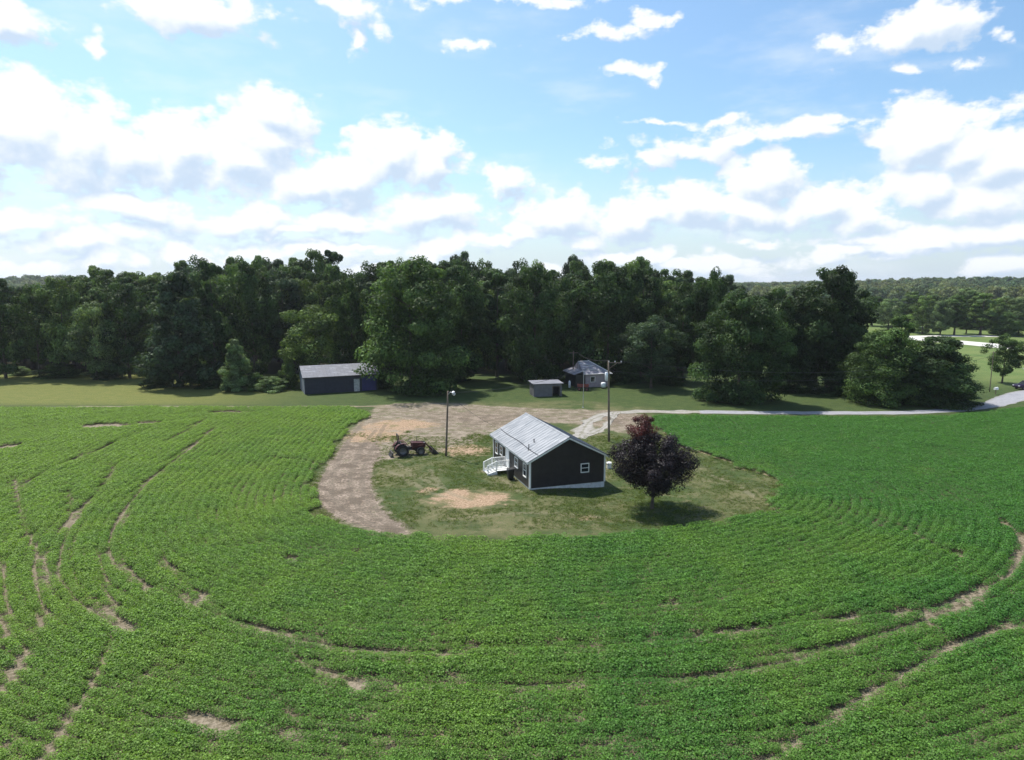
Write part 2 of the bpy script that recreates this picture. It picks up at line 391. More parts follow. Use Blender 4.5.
# bare patches in the crop: centre px, half size px
BARE = [((203, 721), (22, 8)), ((245, 727), (48, 5)), ((300, 735), (44, 2.5)), ((354, 687), (11, 6)), ((112, 427), (34, 2.5)), ((150, 424), (22, 1.8)), ((8, 448), (10, 3)), ((128, 630), (10, 4)), ((205, 597), (8, 5)),
        ((170, 652), (10, 4)), ((145, 590), (9, 5)), ((965, 555), (12, 2)), ((290, 560), (12, 4)), ((240, 413), (30, 1.6)), ((190, 605), (10, 5)), ((120, 628), (16, 5)), ((700, 685), (16, 3)), ((912, 614), (16, 3)), ((420, 688), (14, 4)), ((70, 525), (6, 7)), ((560, 655), (5, 2))]
def rag_edge(x, y): return (VN(x + 55, y + 5, 1.6) - .5) * 1.5 + (VN(x + 5, y + 155, 5.) - .5) * 1.6
def bare_amount(P, jag=True):
    """0 = full crop, 1 = bare earth"""
    x, y = P[:, 0], P[:, 1]; out = np.zeros(len(P)); stunt = np.zeros(len(P))
    n = VN(x, y, .9) * .6 + VN(x + 37, y - 11, 2.8) * .7 - .65
    for ln, w, s in TRACKS:
        bb0 = ln.min(0) - 2; bb1 = ln.max(0) + 2
        sel = np.where((x > bb0[0]) & (x < bb1[0]) & (y > bb0[1]) & (y < bb1[1]))[0]
        if len(sel) == 0: continue
        d = line_dist(P[sel], ln); lo = VN(x[sel] + 90, y[sel] + 50, 6.0)
        a = (1 - smooth(d, w * 1.0, w * 1.0 + .20)) * np.clip(s * (.72 + .45 * lo) + n[sel] * .30, 0, 1)
        st_ = (1 - smooth(d, .18, .70)) * np.clip(.75 + .5 * lo + n[sel] * .3, 0, 1); stunt[sel] = np.maximum(stunt[sel], st_)
        out[sel] = np.maximum(out[sel], a)
    for (cx_, cy_), (rx, ry) in BARE:
        c = np.array(G(cx_, cy_)); hx = abs(G(cx_ + rx, cy_)[0] - c[0]); hy = abs(G(cx_, cy_ - ry)[1] - G(cx_, cy_ + ry)[1]) / 2
        q = np.sqrt(((x - c[0]) / hx) ** 2 + ((y - c[1]) / hy) ** 2)
        out = np.maximum(out, 1 - smooth(q + n * 1.2, .55, 1.15))
    return out, stunt

# ------------------------------------------------------------------ ground: one sheet out to the horizon
def axis(lo, hi, fine_lo, fine_hi, mid, fine, out_hi, out_lo):
    a = list(np.arange(lo, fine_lo, mid)) + list(np.arange(fine_lo, fine_hi, fine)) + list(np.arange(fine_hi, hi, mid))
    st = mid; up = []; x = hi
    while x < out_hi: up.append(x); st *= 1.22; x += min(st, 320)
    up.append(out_hi); st = mid; dn = []; x = lo - mid
    while x > out_lo: dn.append(x); st *= 1.22; x -= min(st, 320)
    dn.append(out_lo)
    return np.array(sorted(dn) + a + up)
gx = axis(-96, 150, -27, 34, .8, .24, 9000, -9000); gy = axis(14, 175, 48, 116, .5, .24, 12000, -3000)
XX, YY = np.meshgrid(gx, gy); PT = np.stack([XX.ravel(), YY.ravel()], 1)
ZZ = terrain(PT[:, 0], PT[:, 1])
near = (PT[:, 1] < 135) & (PT[:, 1] > 10) & (abs(PT[:, 0]) < 165)
fd = np.full(len(PT), -50.); yd = np.full(len(PT), -50.)
fd[near] = inside_dist(PT[near], FIELD); yd[near] = inside_dist(PT[near], YARD)
yd[near] += rag_edge(PT[near, 0], PT[near, 1])
field_m = np.clip(np.minimum(fd, -yd) / 2 + .5, 0, 1)
def blob(px, py, rx, ry, ang=0):
    c = np.array(G(px, py)); hx = abs(G(px + rx, py)[0] - c[0]); hy = abs(G(px, py - ry)[1] - G(px, py + ry)[1]) / 2
    q = ((PT[:, 0] - c[0]) / hx) ** 2 + ((PT[:, 1] - c[1]) / hy) ** 2
    return np.clip(1.35 - np.sqrt(q), 0, 1)
def area(pts, soft=1.5):
    out = np.zeros(len(PT)); out[near] = np.clip(inside_dist(PT[near], chaikin(poly(pts), 1)) / soft + .5, 0, 1); return out
dirt = area([(380, 404), (440, 402), (520, 408), (640, 411), (650, 425), (640, 436), (600, 428), (560, 422), (500, 426), (470, 446), (430, 455), (385, 458), (372, 470), (374, 490),
             (384, 510), (412, 530), (404, 536), (350, 526), (318, 508), (312, 488), (330, 460), (350, 430), (368, 414)], 2.5)
arc = area([(352, 432), (385, 446), (374, 466), (373, 490), (385, 512), (415, 533), (400, 536), (350, 526), (318, 508), (312, 488), (330, 460)], 1.5)
RUTS = [[(362, 424), (348, 440), (334, 470), (330, 495), (345, 512), (385, 530)], [(376, 430), (362, 446), (350, 474), (350, 497), (366, 513), (402, 531)], [(385, 425), (372, 448), (362, 475), (362, 495), (380, 514), (410, 528)],
        [(400, 410), (440, 415), (500, 416), (560, 414), (620, 411)], [(395, 415), (440, 420), (500, 421), (560, 418), (630, 413)]]
PALE_RUTS = [[(380, 468), (400, 476), (425, 490), (445, 497)], [(395, 462), (420, 478), (440, 487)], [(376, 480), (398, 474), (430, 478)], [(430, 470), (445, 492), (470, 500)], [(440, 520), (520, 512), (600, 514), (660, 522)], [(700, 470), (735, 482), (755, 496)], [(480, 470), (505, 480), (520, 492)]]
def lines_mask(ls, w):
    out = np.zeros(len(PT)); y_ = near & (PT[:, 0] > -35) & (PT[:, 0] < 40) & (PT[:, 1] > 45); q = PT[y_]
    out[y_] = np.maximum.reduce([1 - smooth(line_dist(q, chaikin([G(*p) for p in l], 2, False)), w * .4, w) for l in ls]); return out
rut = lines_mask(RUTS, .42); pale = lines_mask(PALE_RUTS, .40)
clay = np.maximum.reduce([blob(470, 499, 42, 9), blob(455, 494, 20, 6), blob(375, 436, 34, 7), blob(466, 450, 26, 6), blob(400, 425, 40, 6), blob(660, 512, 0.1, .1), blob(590, 516, 26, 4) * .6, blob(430, 490, 14, 4) * .7])
greyd = np.maximum(blob(480, 418, 60, 9), blob(620, 420, 30, 6))
rim = np.clip(1 - abs(yd + .2) / 1.1, 0, 1) * (PT[:, 0] > 16) * (PT[:, 1] < 88)
sunny = smooth(PT[:, 0], 70, 110) * smooth(PT[:, 1], 120, 135)          # green meadow by the highway, its sunlight painted in as brighter colour
straw = smooth(-PT[:, 0], 28, 60) * smooth(PT[:, 1], 104, 110)          # drier mown strip to the west
bare = np.zeros(len(PT)); bare[near] = bare_amount(PT[near])[0]
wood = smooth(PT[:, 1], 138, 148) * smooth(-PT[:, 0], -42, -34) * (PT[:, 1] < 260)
faces_i = np.arange(len(gx) * len(gy)).reshape(len(gy), len(gx))
gf = np.stack([faces_i[:-1, :-1], faces_i[:-1, 1:], faces_i[1:, 1:], faces_i[1:, :-1]], -1).reshape(-1, 4)

def ground_mat():
    m, N = mat_new('ground'); geo = N.n('ShaderNodeNewGeometry'); P = geo.outputs['Position']
    A = N.attr
    nb = N.noise(P, .12, 5, .6); nm = N.noise(P, .7, 6, .65); nf = N.noise(P, 4.5, 5, .7); nl = N.noise(P, .018, 4, .6); n2 = N.noise(N.vm('ADD', P, (31, 17, 0)), .45, 8, .72)
    st = N.noise(N.vm('MULTIPLY', P, (.6, 1, 1)), .9, 7, .7)
    def edge(mask, k=.55, w=.18, n=nm):
        v = N.m('ADD', mask, N.m('MULTIPLY', N.m('SUBTRACT', n, .5), k)); return N.mr(v, .5 - w, .5 + w)
    grass = N.mix(N.mr(nm, .3, .7), (.042, .075, .020), (.078, .105, .030))
    grass = N.mix(N.mr(nf, .3, .75), N.mix(.45, grass, (.03, .045, .015)), grass)
    yd_ = N.m('MULTIPLY', N.mr(nb, .40, .62, 0, .9), A('yardm'))
    grass = N.mix(yd_, grass, (.150, .138, .068))
    grass = N.mix(N.m('MULTIPLY', N.mr(st, .5, .68, 0, .75), A('yardm')), grass, (.19, .165, .095))
    grass = N.mix(N.mr(nf, .50, .62, 0, .55), grass, (.055, .10, .026))
    grass = N.mix(N.mr(n2, .52, .60, 0, .45), grass, (.035, .055, .018))
    g_straw = N.mix(N.mr(st, .3, .7), (.145, .170, .038), (.225, .215, .062))
    g_straw = N.mix(N.mr(nf, .42, .58, .5, 0), g_straw, (.075, .095, .022))
    grass = N.mix(N.m('MULTIPLY', A('straw'), .8), grass, g_straw)
    g_sun = N.mix(N.mr(nb, .3, .7), (.095, .15, .04), (.15, .19, .06))
    grass = N.mix(A('sunny'), grass, g_sun)
    d_grey = N.mix(N.mr(N.m('ADD', N.m('MULTIPLY', n2, .6), N.m('MULTIPLY', nm, .4)), .44, .56), (.15, .115, .085), (.36, .285, .225))
    d_grey = N.mix(N.mr(nf, .42, .58, .75, 0), d_grey, (.10, .082, .066))
    d_grey = N.mix(N.mr(n2, .56, .66, 0, .5), d_grey, (.075, .085, .035))
    c_dirt = N.mix(N.mr(nm, .4, .6), (.20, .165, .125), (.34, .285, .225))
    c_dirt = N.mix(N.mr(nf, .42, .58, .6, 0), c_dirt, (.15, .12, .085))
    c_dirt = N.mix(N.mr(st, .50, .60, 0, .8), c_dirt, (.11, .105, .05))
    c_dirt = N.mix(N.mr(n2, .54, .62, 0, .7), c_dirt, (.09, .105, .04))
    c_dirt = N.mix(N.m('MULTIPLY', A('greyd'), .8), c_dirt, d_grey)
    c_dirt = N.mix(edge(A('arc'), .3), c_dirt, d_grey)
    c = N.mix(edge(A('dirt'), .8), grass, c_dirt)
    clay_c = N.mix(N.mr(nf, .4, .6), (.26, .175, .11), (.42, .30, .205))
    clay_c = N.mix(N.mr(n2, .52, .6, 0, .6), clay_c, (.13, .125, .05))
    c = N.mix(N.m('MULTIPLY', edge(A('clay'), 2.2, .22, st), N.mr(A('clay'), .02, .3)), c, clay_c)
    c = N.mix(N.m('MULTIPLY', edge(A('rut'), .9), .45), c, N.mix(nf, (.10, .08, .06), (.17, .14, .11)))
    c = N.mix(N.m('MULTIPLY', edge(A('pale'), 1.3), .4), c, N.mix(nf, (.16, .14, .09), (.30, .26, .18)))
    c = N.mix(N.m('MULTIPLY', edge(A('rim'), .8), .8), c, N.mix(nm, (.25, .18, .10), (.36, .29, .2)))
    n9 = N.noise(P, 13, 4, .7); c = N.mix(N.mr(n9, .38, .62, .55, 0), c, N.mix(1.0, c, (.45, .45, .45), 'MULTIPLY')); c = N.mix(N.mr(n9, .55, .68, 0, .30), c, (.21, .20, .10))
    soil = N.mix(N.mr(nf, .4, .6), (.09, .075, .045), (.20, .165, .115))
    soil = N.mix(N.m('MULTIPLY', A('bare'), .8), soil, N.mix(N.mr(nf, .4, .6), (.13, .11, .075), (.27, .225, .17)))
    c = N.mix(edge(A('field'), .18, .1), c, soil)
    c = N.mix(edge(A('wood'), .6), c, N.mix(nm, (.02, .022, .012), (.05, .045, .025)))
    fargreen = N.mix(N.mr(nl, .4, .62), (.09, .125, .045), (.17, .20, .085))
    c = N.mix(A('farm'), c, fargreen)
    bm = N.n('ShaderNodeBump'); bm.inputs['Strength'].default_value = .7; bm.inputs['Distance'].default_value = .10
    N.put(bm.inputs['Height'], N.m('ADD', nf, N.m('MULTIPLY', nm, .8)))
    finish(N, pbr(N, c, .95, 0, .15, bm.outputs[0])); return m
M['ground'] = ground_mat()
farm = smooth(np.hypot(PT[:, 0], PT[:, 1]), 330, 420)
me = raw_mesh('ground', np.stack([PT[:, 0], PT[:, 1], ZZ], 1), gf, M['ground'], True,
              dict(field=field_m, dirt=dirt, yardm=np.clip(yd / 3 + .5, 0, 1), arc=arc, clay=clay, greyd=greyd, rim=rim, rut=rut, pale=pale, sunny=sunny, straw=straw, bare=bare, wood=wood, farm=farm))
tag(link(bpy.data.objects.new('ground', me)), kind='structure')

# ------------------------------------------------------------------ roads: ragged ribbons lying on the ground
def ribbon(name, pts, widths, mat, lift=.012, rag=.25, seed=1, step=.6, kind='structure'):
    rs = np.random.RandomState(seed); p = chaikin(pts, 3, False); t = np.linspace(0, 1, len(p)); w_in = np.interp(t, np.linspace(0, 1, len(widths)), widths)
    seg = np.r_[0, np.cumsum(np.hypot(*np.diff(p, axis=0).T))]; n = max(4, int(seg[-1] / step)); s = np.linspace(0, seg[-1], n)
    c = np.stack([np.interp(s, seg, p[:, 0]), np.interp(s, seg, p[:, 1])], 1); w = np.interp(s, seg, w_in)
    tg = np.gradient(c, axis=0); tg /= np.hypot(tg[:, 0], tg[:, 1])[:, None]; nr = np.stack([-tg[:, 1], tg[:, 0]], 1)
    k = 7; vs = []
    jl = VN(s, s * 0 + seed, 1.3) - .5; jr = VN(s + 77, s * 0 + seed, 1.3) - .5
    for j in range(k):
        o = (j / (k - 1) - .5) * 2; off = o * w / 2
        if j == 0: off = off + jl * rag * 2
        if j == k - 1: off = off + jr * rag * 2
        q = c + nr * off[:, None]; vs.append(np.stack([q[:, 0], q[:, 1], terrain(q[:, 0], q[:, 1]) + lift], 1))
    v = np.stack(vs, 1).reshape(-1, 3); idx = np.arange(n * k).reshape(n, k)
    f = np.stack([idx[:-1, :-1], idx[1:, :-1], idx[1:, 1:], idx[:-1, 1:]], -1).reshape(-1, 4)[:, ::-1]
    a = np.tile(np.abs(np.linspace(-1, 1, k)), n)
    me_ = raw_mesh(name, v, f, mat, False, dict(across=a)); o = link(bpy.data.objects.new(name, me_)); tag(o, kind=kind); return o
def road_mat(name, c1, c2, rut, ragged=.0):
    m, N = mat_new(name); P = N.n('ShaderNodeNewGeometry').outputs['Position']
    n = N.noise(P, 1.2, 6, .65); nf = N.noise(P, 7, 4, .7)
    c = N.mix(N.mr(n, .3, .7), c1, c2); c = N.mix(N.mr(nf, .3, .7, .35, 0), c, tuple(x * .6 for x in c1))
    a = N.m('ADD', N.attr('across'), N.m('MULTIPLY', N.m('SUBTRACT', n, .5), .9))
    c = N.mix(N.mr(a, .75, 1.05, 0, .85), c, rut)
    if ragged: c = N.mix(N.mr(a, .25, .0, 0, ragged), c, rut)
    finish(N, pbr(N, c, .9, 0, .2)); return m
M['asphalt'] = road_mat('asphalt', (.23, .23, .25), (.32, .32, .34), (.17, .16, .13))
M['gravel'] = road_mat('gravel', (.23, .215, .19), (.36, .34, .315), (.13, .125, .07), .55)
M['earth'] = road_mat('earth_track', (.15, .13, .085), (.24, .20, .14), (.09, .10, .04), .4)
M['concrete'] = road_mat('pale_road', (.50, .48, .46), (.62, .60, .57), (.30, .30, .2))
ribbon('driveway', [(118, 152), (112, 140), (104, 130), (98, 121.5)] + [G(1019, 395), G(1003, 402), G(985, 406.5), G(950, 410.5), G(900, 413), G(800, 413), G(700, 412)], [6, 6, 6, 5.5, 5, 3.6, 3.0, 2.6, 2.6, 2.6, 2.6], M['asphalt'], .012)
ribbon('gravel_track', [G(700, 412), G(660, 411.3), G(628, 411.5), G(606, 414.5), G(592, 419), G(586, 425), G(583, 431), G(579, 438)], [2.6, 2.4, 2.0, 2.0, 1.9, 2.0, 2.6, 2.2], M['gravel'], .016, .7)
ribbon('gravel_track', [G(618, 412), G(612, 420), G(604, 428), G(592, 434), G(583, 436)], [.8, .9, 1.0, 1.6, 1.4], M['gravel'], .020, .6, 3)
ribbon('highway', [(175, 40), (160, 140), (150, 197), (142, 226), (124, 256), (104, 292), (80, 330), (40, 400)], [13] * 8, M['concrete'], .05, .2, 2, 2.0)
ribbon('highway', [(260, 232), (215, 240), (175, 243), (150, 244), (139, 240)], [6] * 5, M['concrete'], .04, .2, 4, 2.0)
ribbon('dirt_track', [(-96, 104.3), G(30, 408.5), G(110, 406.2), G(240, 407.2), G(330, 406.8), G(385, 406)], [1.0, 1.1, 1.0, 1.2, 1.3], M['earth'], .012, .6, 6)

# ------------------------------------------------------------------ leafy meshes
def leaves(c, nrm, size, rs, asp=.62):
    """one bent-corner quad per leaf: centres c, normals nrm, sizes"""
    n = len(c); nrm = nrm / (np.linalg.norm(nrm, axis=1)[:, None] + 1e-9)
    a = rs.normal(size=(n, 3)); u = np.cross(nrm, a); u /= np.linalg.norm(u, axis=1)[:, None] + 1e-9; t = np.cross(nrm, u)
    s = (size * (.7 + .6 * rs.rand(n)))[:, None] / 2
    k = asp * (.8 + .4 * rs.rand(n))[:, None]
    lift = nrm * s * .25
    v = np.stack([c - u * s, c - t * s * k + lift, c + u * s, c + t * s * k + lift], 1).reshape(-1, 3)
    return v, np.arange(4 * n).reshape(n, 4)
def profile(kind, t):
    if kind == 'round': return np.sqrt(np.clip(1 - ((t - .52) / .50) ** 2, 0, 1))
    if kind == 'oval': return np.clip(1 - np.abs((t - .46) / .56) ** 2.8, 0, 1) ** .6
    if kind == 'cone': return np.clip((1.02 - t), 0, 1) ** .72 * np.clip(t * 6 + .35, 0, 1)
    if kind == 'broad': return np.clip(1 - np.abs((t - .40) / .62) ** 3.0, 0, 1) ** .6
    if kind == 'column': return np.clip(1 - np.abs((t - .5) / .52) ** 3.5, 0, 1) ** .8 * (.75 + .25 * np.sin(t * 9))
    if kind == 'maple': return np.where(t < .72, np.sqrt(np.clip(1 - ((t - .36) / .44) ** 2, 0, 1)), np.clip(.30 * np.sqrt(np.clip(1 - ((t - .78) / .23) ** 2, 0, 1)), 0, 1))
    return np.sqrt(np.clip(1 - t * t, 0, 1))
def crown_mesh(name, seed, kind, H=20., Rr=5.5, t0=.12, ncl=85, nlf=125, leaf=.52, mat=None, clr=.20, wobk=1.0):
    rs = np.random.RandomState(seed); cs = []
    wob = rs.uniform(-1, 1, (6, 3))
    while len(cs) < ncl:
        t = rs.rand(); a = rs.rand() * 2 * math.pi; pr = float(profile(kind, t))
        if pr < .22 or rs.rand() > pr + .12: continue
        wv = 1 + wobk * .22 * math.sin(a * 2 + wob[0, 0] * 3 + t * 4) + wobk * .15 * math.sin(a * 3 + wob[1, 1] * 5 - t * 7)
        r = Rr * pr * wv * (rs.rand() ** .42)
        cs.append((r * math.cos(a), r * math.sin(a), H * (t0 + (1 - t0) * t), pr))
    cs = np.array(cs); C_, N_, S_, T_ = [], [], [], []
    for x, y, z, pr in cs:
        n = int(nlf * rs.uniform(.6, 1.4)); d = rs.normal(size=(n, 3)); d /= np.linalg.norm(d, axis=1)[:, None]
        rc = clr * Rr * rs.uniform(.7, 1.35) * (.55 + .55 * pr) + .3 * leaf
        rad = rc * (.45 + .7 * rs.rand(n) ** .6)[:, None]
        c = np.array([x, y, z]) + d * rad * np.array([1.15, 1.15, .8])
        c[:, 2] -= .15 * rc * rs.rand(n)
        C_.append(c); N_.append(d * 1.1 + np.array([0, 0, .35]) + rs.normal(size=(n, 3)) * .38)
        S_.append(np.full(n, leaf)); T_.append(np.full(n, rs.rand()))
    C = np.vstack(C_); Nn = np.vstack(N_); C[:, 2] = np.clip(C[:, 2], .02 * H, None)
    v, f = leaves(C, Nn, np.concatenate(S_), rs)
    return raw_mesh(name, v, f, mat or M['leaf'], False, dict(tint=np.repeat(np.concatenate(T_), 4))), cs
def trunk_mesh(name, seed, cs, H, r0, mat=None, top=.8, nb=10):
    rs = np.random.RandomState(seed); mb = MB(); bx, by = rs.uniform(-.02, .02, 2) * H
    ax = lambda t: Vector((bx * math.sin(t * 3), by * math.sin(t * 2.3), H * t))
    mb.tube([ax(t) for t in np.linspace(-.01, top, 7)], [r0 * (1.25 if i == 0 else 1) * (1 - .8 * i / 6) for i in range(7)], 8)
    for i in rs.choice(len(cs), min(nb, len(cs)), replace=False):
        p = Vector(cs[i][:3]); t = max(.12, min(top - .05, (p.z - .25 * math.hypot(p.x, p.y)) / H * .85)); a = ax(t)
        mid = a.lerp(p, .5) + Vector((0, 0, -.015 * H))
        mb.tube([a, mid, p], [r0 * .38 * (1 - t * .6), r0 * .24 * (1 - t * .6), r0 * .06], 5)
    me_ = bpy.data.meshes.new(name); me_.from_pydata([tuple(p) for p in mb.v], [], mb.f); me_.materials.append(mat or M['bark'])
    return me_
KINDS = {}
spec = [('oval', 'oval', 5.6, .10), ('oval_b', 'oval', 5.2, .16), ('broad', 'broad', 7.0, .05), ('broad_b', 'broad', 6.6, .08), ('round', 'round', 6.4, .16), ('round_b', 'round', 6.8, .10),
        ('cone', 'cone', 5.0, .02), ('cone_b', 'cone', 5.6, .05), ('column', 'column', 3.9, .20), ('sparse', 'oval', 5.4, .30), ('bush', 'dome', 9.0, .0), ('dense', 'dome', 8.0, .0), ('dense_b', 'broad', 7.2, .0), ('dense_c', 'dome', 7.6, .0), ('tall_dense', 'oval', 5.6, .12)]
for i, (nm, pk, rr, t0) in enumerate(spec):
    big = nm.startswith(('broad', 'cone'))
    cm, cs = crown_mesh('crown', 40 + i, pk, 20., rr, t0, 150 if 'dense' in nm else 115 if big else (48 if nm == 'sparse' else 80), 270 if 'dense' in nm else 170, .46 if 'dense' in nm else .52 if nm != 'bush' else .8, clr=.19 if nm != 'sparse' else .17)
    KINDS[nm] = (cm, trunk_mesh('trunk', 90 + i, cs, 20., .34), rr)
def tree(name, kind, x, y, h, w, label, cat='tree', group=None, tint=(.05, .08, .03), rot=None, rs=random.Random(8)):
    cm, tm, rr = KINDS[kind]; o = empty(name, (x, y, tz(x, y)), rot if rot is not None else rs.uniform(0, 6.28), label, cat, group)
    s = h / 20.; sw = w / (2 * rr * 1.12); o.scale = (sw, sw, s)
    c = bpy.data.objects.new('crown', cm); c.color = tint + (1,); link(c, o)
    if kind != 'bush': link(bpy.data.objects.new('trunk', tm), o)
    return o
def tree_px(name, kind, px, base, top, wpx, label, **kw):
    x, y = G(px, base); zc = y * math.cos(PITCH) + CAM_H * math.sin(PITCH)
    return tree(name, kind, x, y, top_z(top, y) - tz(x, y), wpx * zc / FPX, label, **kw)
DK = (.041, .076, .026); MD = (.064, .112, .033); LT = (.098, .155, .046); PALE = (.12, .18, .075); BLU = (.048, .080, .043)

# ------------------------------------------------------------------ front trees, each by its own look
F = [
 ('broadleaf_tree', 'oval', 6, 378, 279, 46, 'dark oval tree at the far west end of the wood edge, cut by the frame', DK),
 ('broadleaf_tree', 'round', 40, 377, 288, 42, 'mid green tree second from the west end of the wood edge', MD),
 ('broadleaf_tree', 'oval_b', 68, 377, 271, 44, 'tall bright topped tree third from the west end of the wood edge', LT),
 ('broadleaf_tree', 'round_b', 97, 379, 303, 52, 'pale green low crowned tree bulging from the wood edge over the dry lawn', PALE),
 ('broadleaf_tree', 'oval', 130, 378, 284, 46, 'dark tree behind the long shadow on the dry lawn', DK),
 ('evergreen_tree', 'cone_b', 182, 387, 262, 76, 'dark blue green conical evergreen standing forward of the wood', BLU),
 ('broadleaf_tree', 'column', 216, 382, 262, 36, 'narrow dark tree right behind the big evergreen at the wood edge', DK),
 ('small_tree', 'cone', 237, 391, 335, 35, 'small pale green conical tree on the lawn before the wood', PALE),
 ('broadleaf_tree', 'oval', 255, 380, 262, 48, 'tall dark tree directly behind the small pale conical tree', DK),
 ('broadleaf_tree', 'round_b', 316, 382, 306, 70, 'light green rounded tree rising behind the blue shed roof', LT),
 ('broadleaf_tree', 'oval_b', 352, 380, 272, 44, 'dark tree between the light rounded tree and the huge broad tree', MD),
 ('broadleaf_tree', 'dense_b', 412, 390, 261, 100, 'huge broad green tree with foliage near the ground beside the blue shed', MD),
 ('broadleaf_tree', 'broad_b', 462, 381, 270, 58, 'dark tree with full crown next after the huge broad tree', DK),
 ('broadleaf_tree', 'column', 497, 377, 272, 40, 'slim dark tree over the gap of deep shade in the wood', DK),
 ('broadleaf_tree', 'broad', 534, 381, 268, 68, 'broad dark tree standing behind the grey open shed', DK),
 ('broadleaf_tree', 'oval_b', 571, 379, 272, 42, 'dark tree close behind the roof peak of the old house', DK),
 ('broadleaf_tree', 'broad_b', 607, 379, 266, 66, 'wide tall dome shaped tree behind the old house', DK),
 ('small_tree', 'round', 651, 388, 318, 56, 'short round grey green tree on the lawn east of the old house', BLU),
 ('broadleaf_tree', 'oval', 640, 377, 268, 48, 'tall dark tree behind the short round grey green tree', DK),
 ('broadleaf_tree', 'oval_b', 682, 382, 276, 48, 'dark oval tree filling the gap before the pyramid tree by the driveway', DK),
 ('broadleaf_tree', 'round', 708, 382, 272, 42, 'tall dark tree ending the wood behind the pyramid tree', DK),
 ('pyramid_tree', 'dense_b', 738, 401, 293, 80, 'broad pyramid shaped dark tree with skirts to the ground above the driveway', DK),
 ('broadleaf_tree', 'oval', 774, 389, 290, 50, 'dark tree just behind the pyramid tree above the driveway', DK),
 ('broadleaf_tree', 'tall_dense', 798, 389, 306, 48, 'low dark tree filling the gap beside the tallest lone tree', DK),
 ('broadleaf_tree', 'tall_dense', 826, 390, 268, 68, 'tallest tree of the east clump with crown above the horizon', DK),
 ('broadleaf_tree', 'tall_dense', 854, 391, 326, 46, 'small dark tree tucked between the tallest east tree and the wide bushes', DK),
 ('broadleaf_tree', 'column', 894, 392, 316, 26, 'narrow pointed tree rising behind the wide bushy trees', MD),
 ('bushy_tree', 'dense', 882, 402, 328, 78, 'wide bushy dark tree by the driveway, western one of the bushy pair', MD),
 ('bushy_tree', 'dense_c', 932, 402, 336, 86, 'wide bushy dark tree by the driveway, eastern one of the bushy pair', DK),
 ('small_tree', 'round', 1002, 383, 336, 34, 'small dark tree with bare stem beside the highway meadow', MD),
 ('small_tree', 'dense_c', 1005, 336, 312, 28, 'rounded green tree right behind the small bare stemmed tree across the highway', MD),
]
rs8 = random.Random(11)
for nm, kd, px, b, t, w, lab, ti in F:
    tree_px(nm, kd, px, b, t, w, lab, tint=ti, group=None)
# shrubs
for px, b, t, w, lab, ti in [
 (272, 391, 376, 30, 'low pale green shrub between the small conical tree and the blue shed', PALE),
 (289, 388, 358, 24, 'tall light green shrub against the west end of the blue shed', LT),
 (256, 390, 372, 22, 'dark shrub touching the small conical tree', MD),
 (160, 386, 366, 34, 'dark shrub under the big evergreen', DK), (212, 387, 364, 34, 'dark shrub between the big evergreen and the small conical tree', DK),
 (60, 377, 362, 44, 'low shrub in the shade below the bright topped tree', MD), (22, 375, 366, 20, 'small greyish shrub at the west end of the dry lawn', PALE), (110, 378, 360, 34, 'dark shrub below the pale low crowned tree', DK),
 (378, 388, 366, 26, 'dark shrub at the east end of the blue shed', DK), (452, 381, 358, 40, 'dark shrub in the deep shade east of the huge broad tree', DK),
 (553, 379, 364, 24, 'dark shrub behind the old house poles', MD), (628, 383, 362, 30, 'dark shrub at the east end of the old house', DK), (668, 384, 362, 34, 'dark shrub beside the short round tree', DK),
 (785, 391, 362, 44, 'dark shrub below the trees behind the pyramid tree', DK), (838, 394, 364, 50, 'dark shrub below the tallest east tree', DK), (965, 397, 378, 22, 'small shrub beside the bushy pair toward the meadow', MD)]:
    tree_px('shrub', 'bush', px, b, t, w, lab, cat='shrub', tint=ti)

# ------------------------------------------------------------------ the wood behind: rows of single trees
SKY = np.array([(-140, 282), (-60, 284), (0, 285), (20, 281), (45, 287), (70, 273), (100, 271), (125, 269), (150, 265), (185, 262), (215, 258), (237, 256), (255, 262), (280, 250), (300, 258), (322, 250), (345, 252),
                (362, 262), (380, 254), (410, 258), (435, 252), (460, 253), (485, 264), (510, 266), (545, 263), (560, 255), (585, 262), (605, 258), (630, 249), (650, 258), (670, 267), (690, 266), (712, 273), (730, 284)], float)
LM = [(6, 'the frame-cut west tree'), (97, 'the pale low crowned tree'), (182, 'the big conical evergreen'), (237, 'the small pale conical tree'), (316, 'the light rounded tree by the shed'), (408, 'the huge broad tree'),
      (546, 'the grey open shed'), (592, 'the old house'), (651, 'the short round tree'), (736, 'the pyramid tree')]
ORD = ['first', 'second', 'third', 'fourth', 'fifth', 'sixth', 'seventh', 'eighth', 'ninth']
rows = [(151, 25, 14, 'second wood row'), (163, 23, 5, 'third wood row'), (177, 20, 0, 'skyline wood row')]
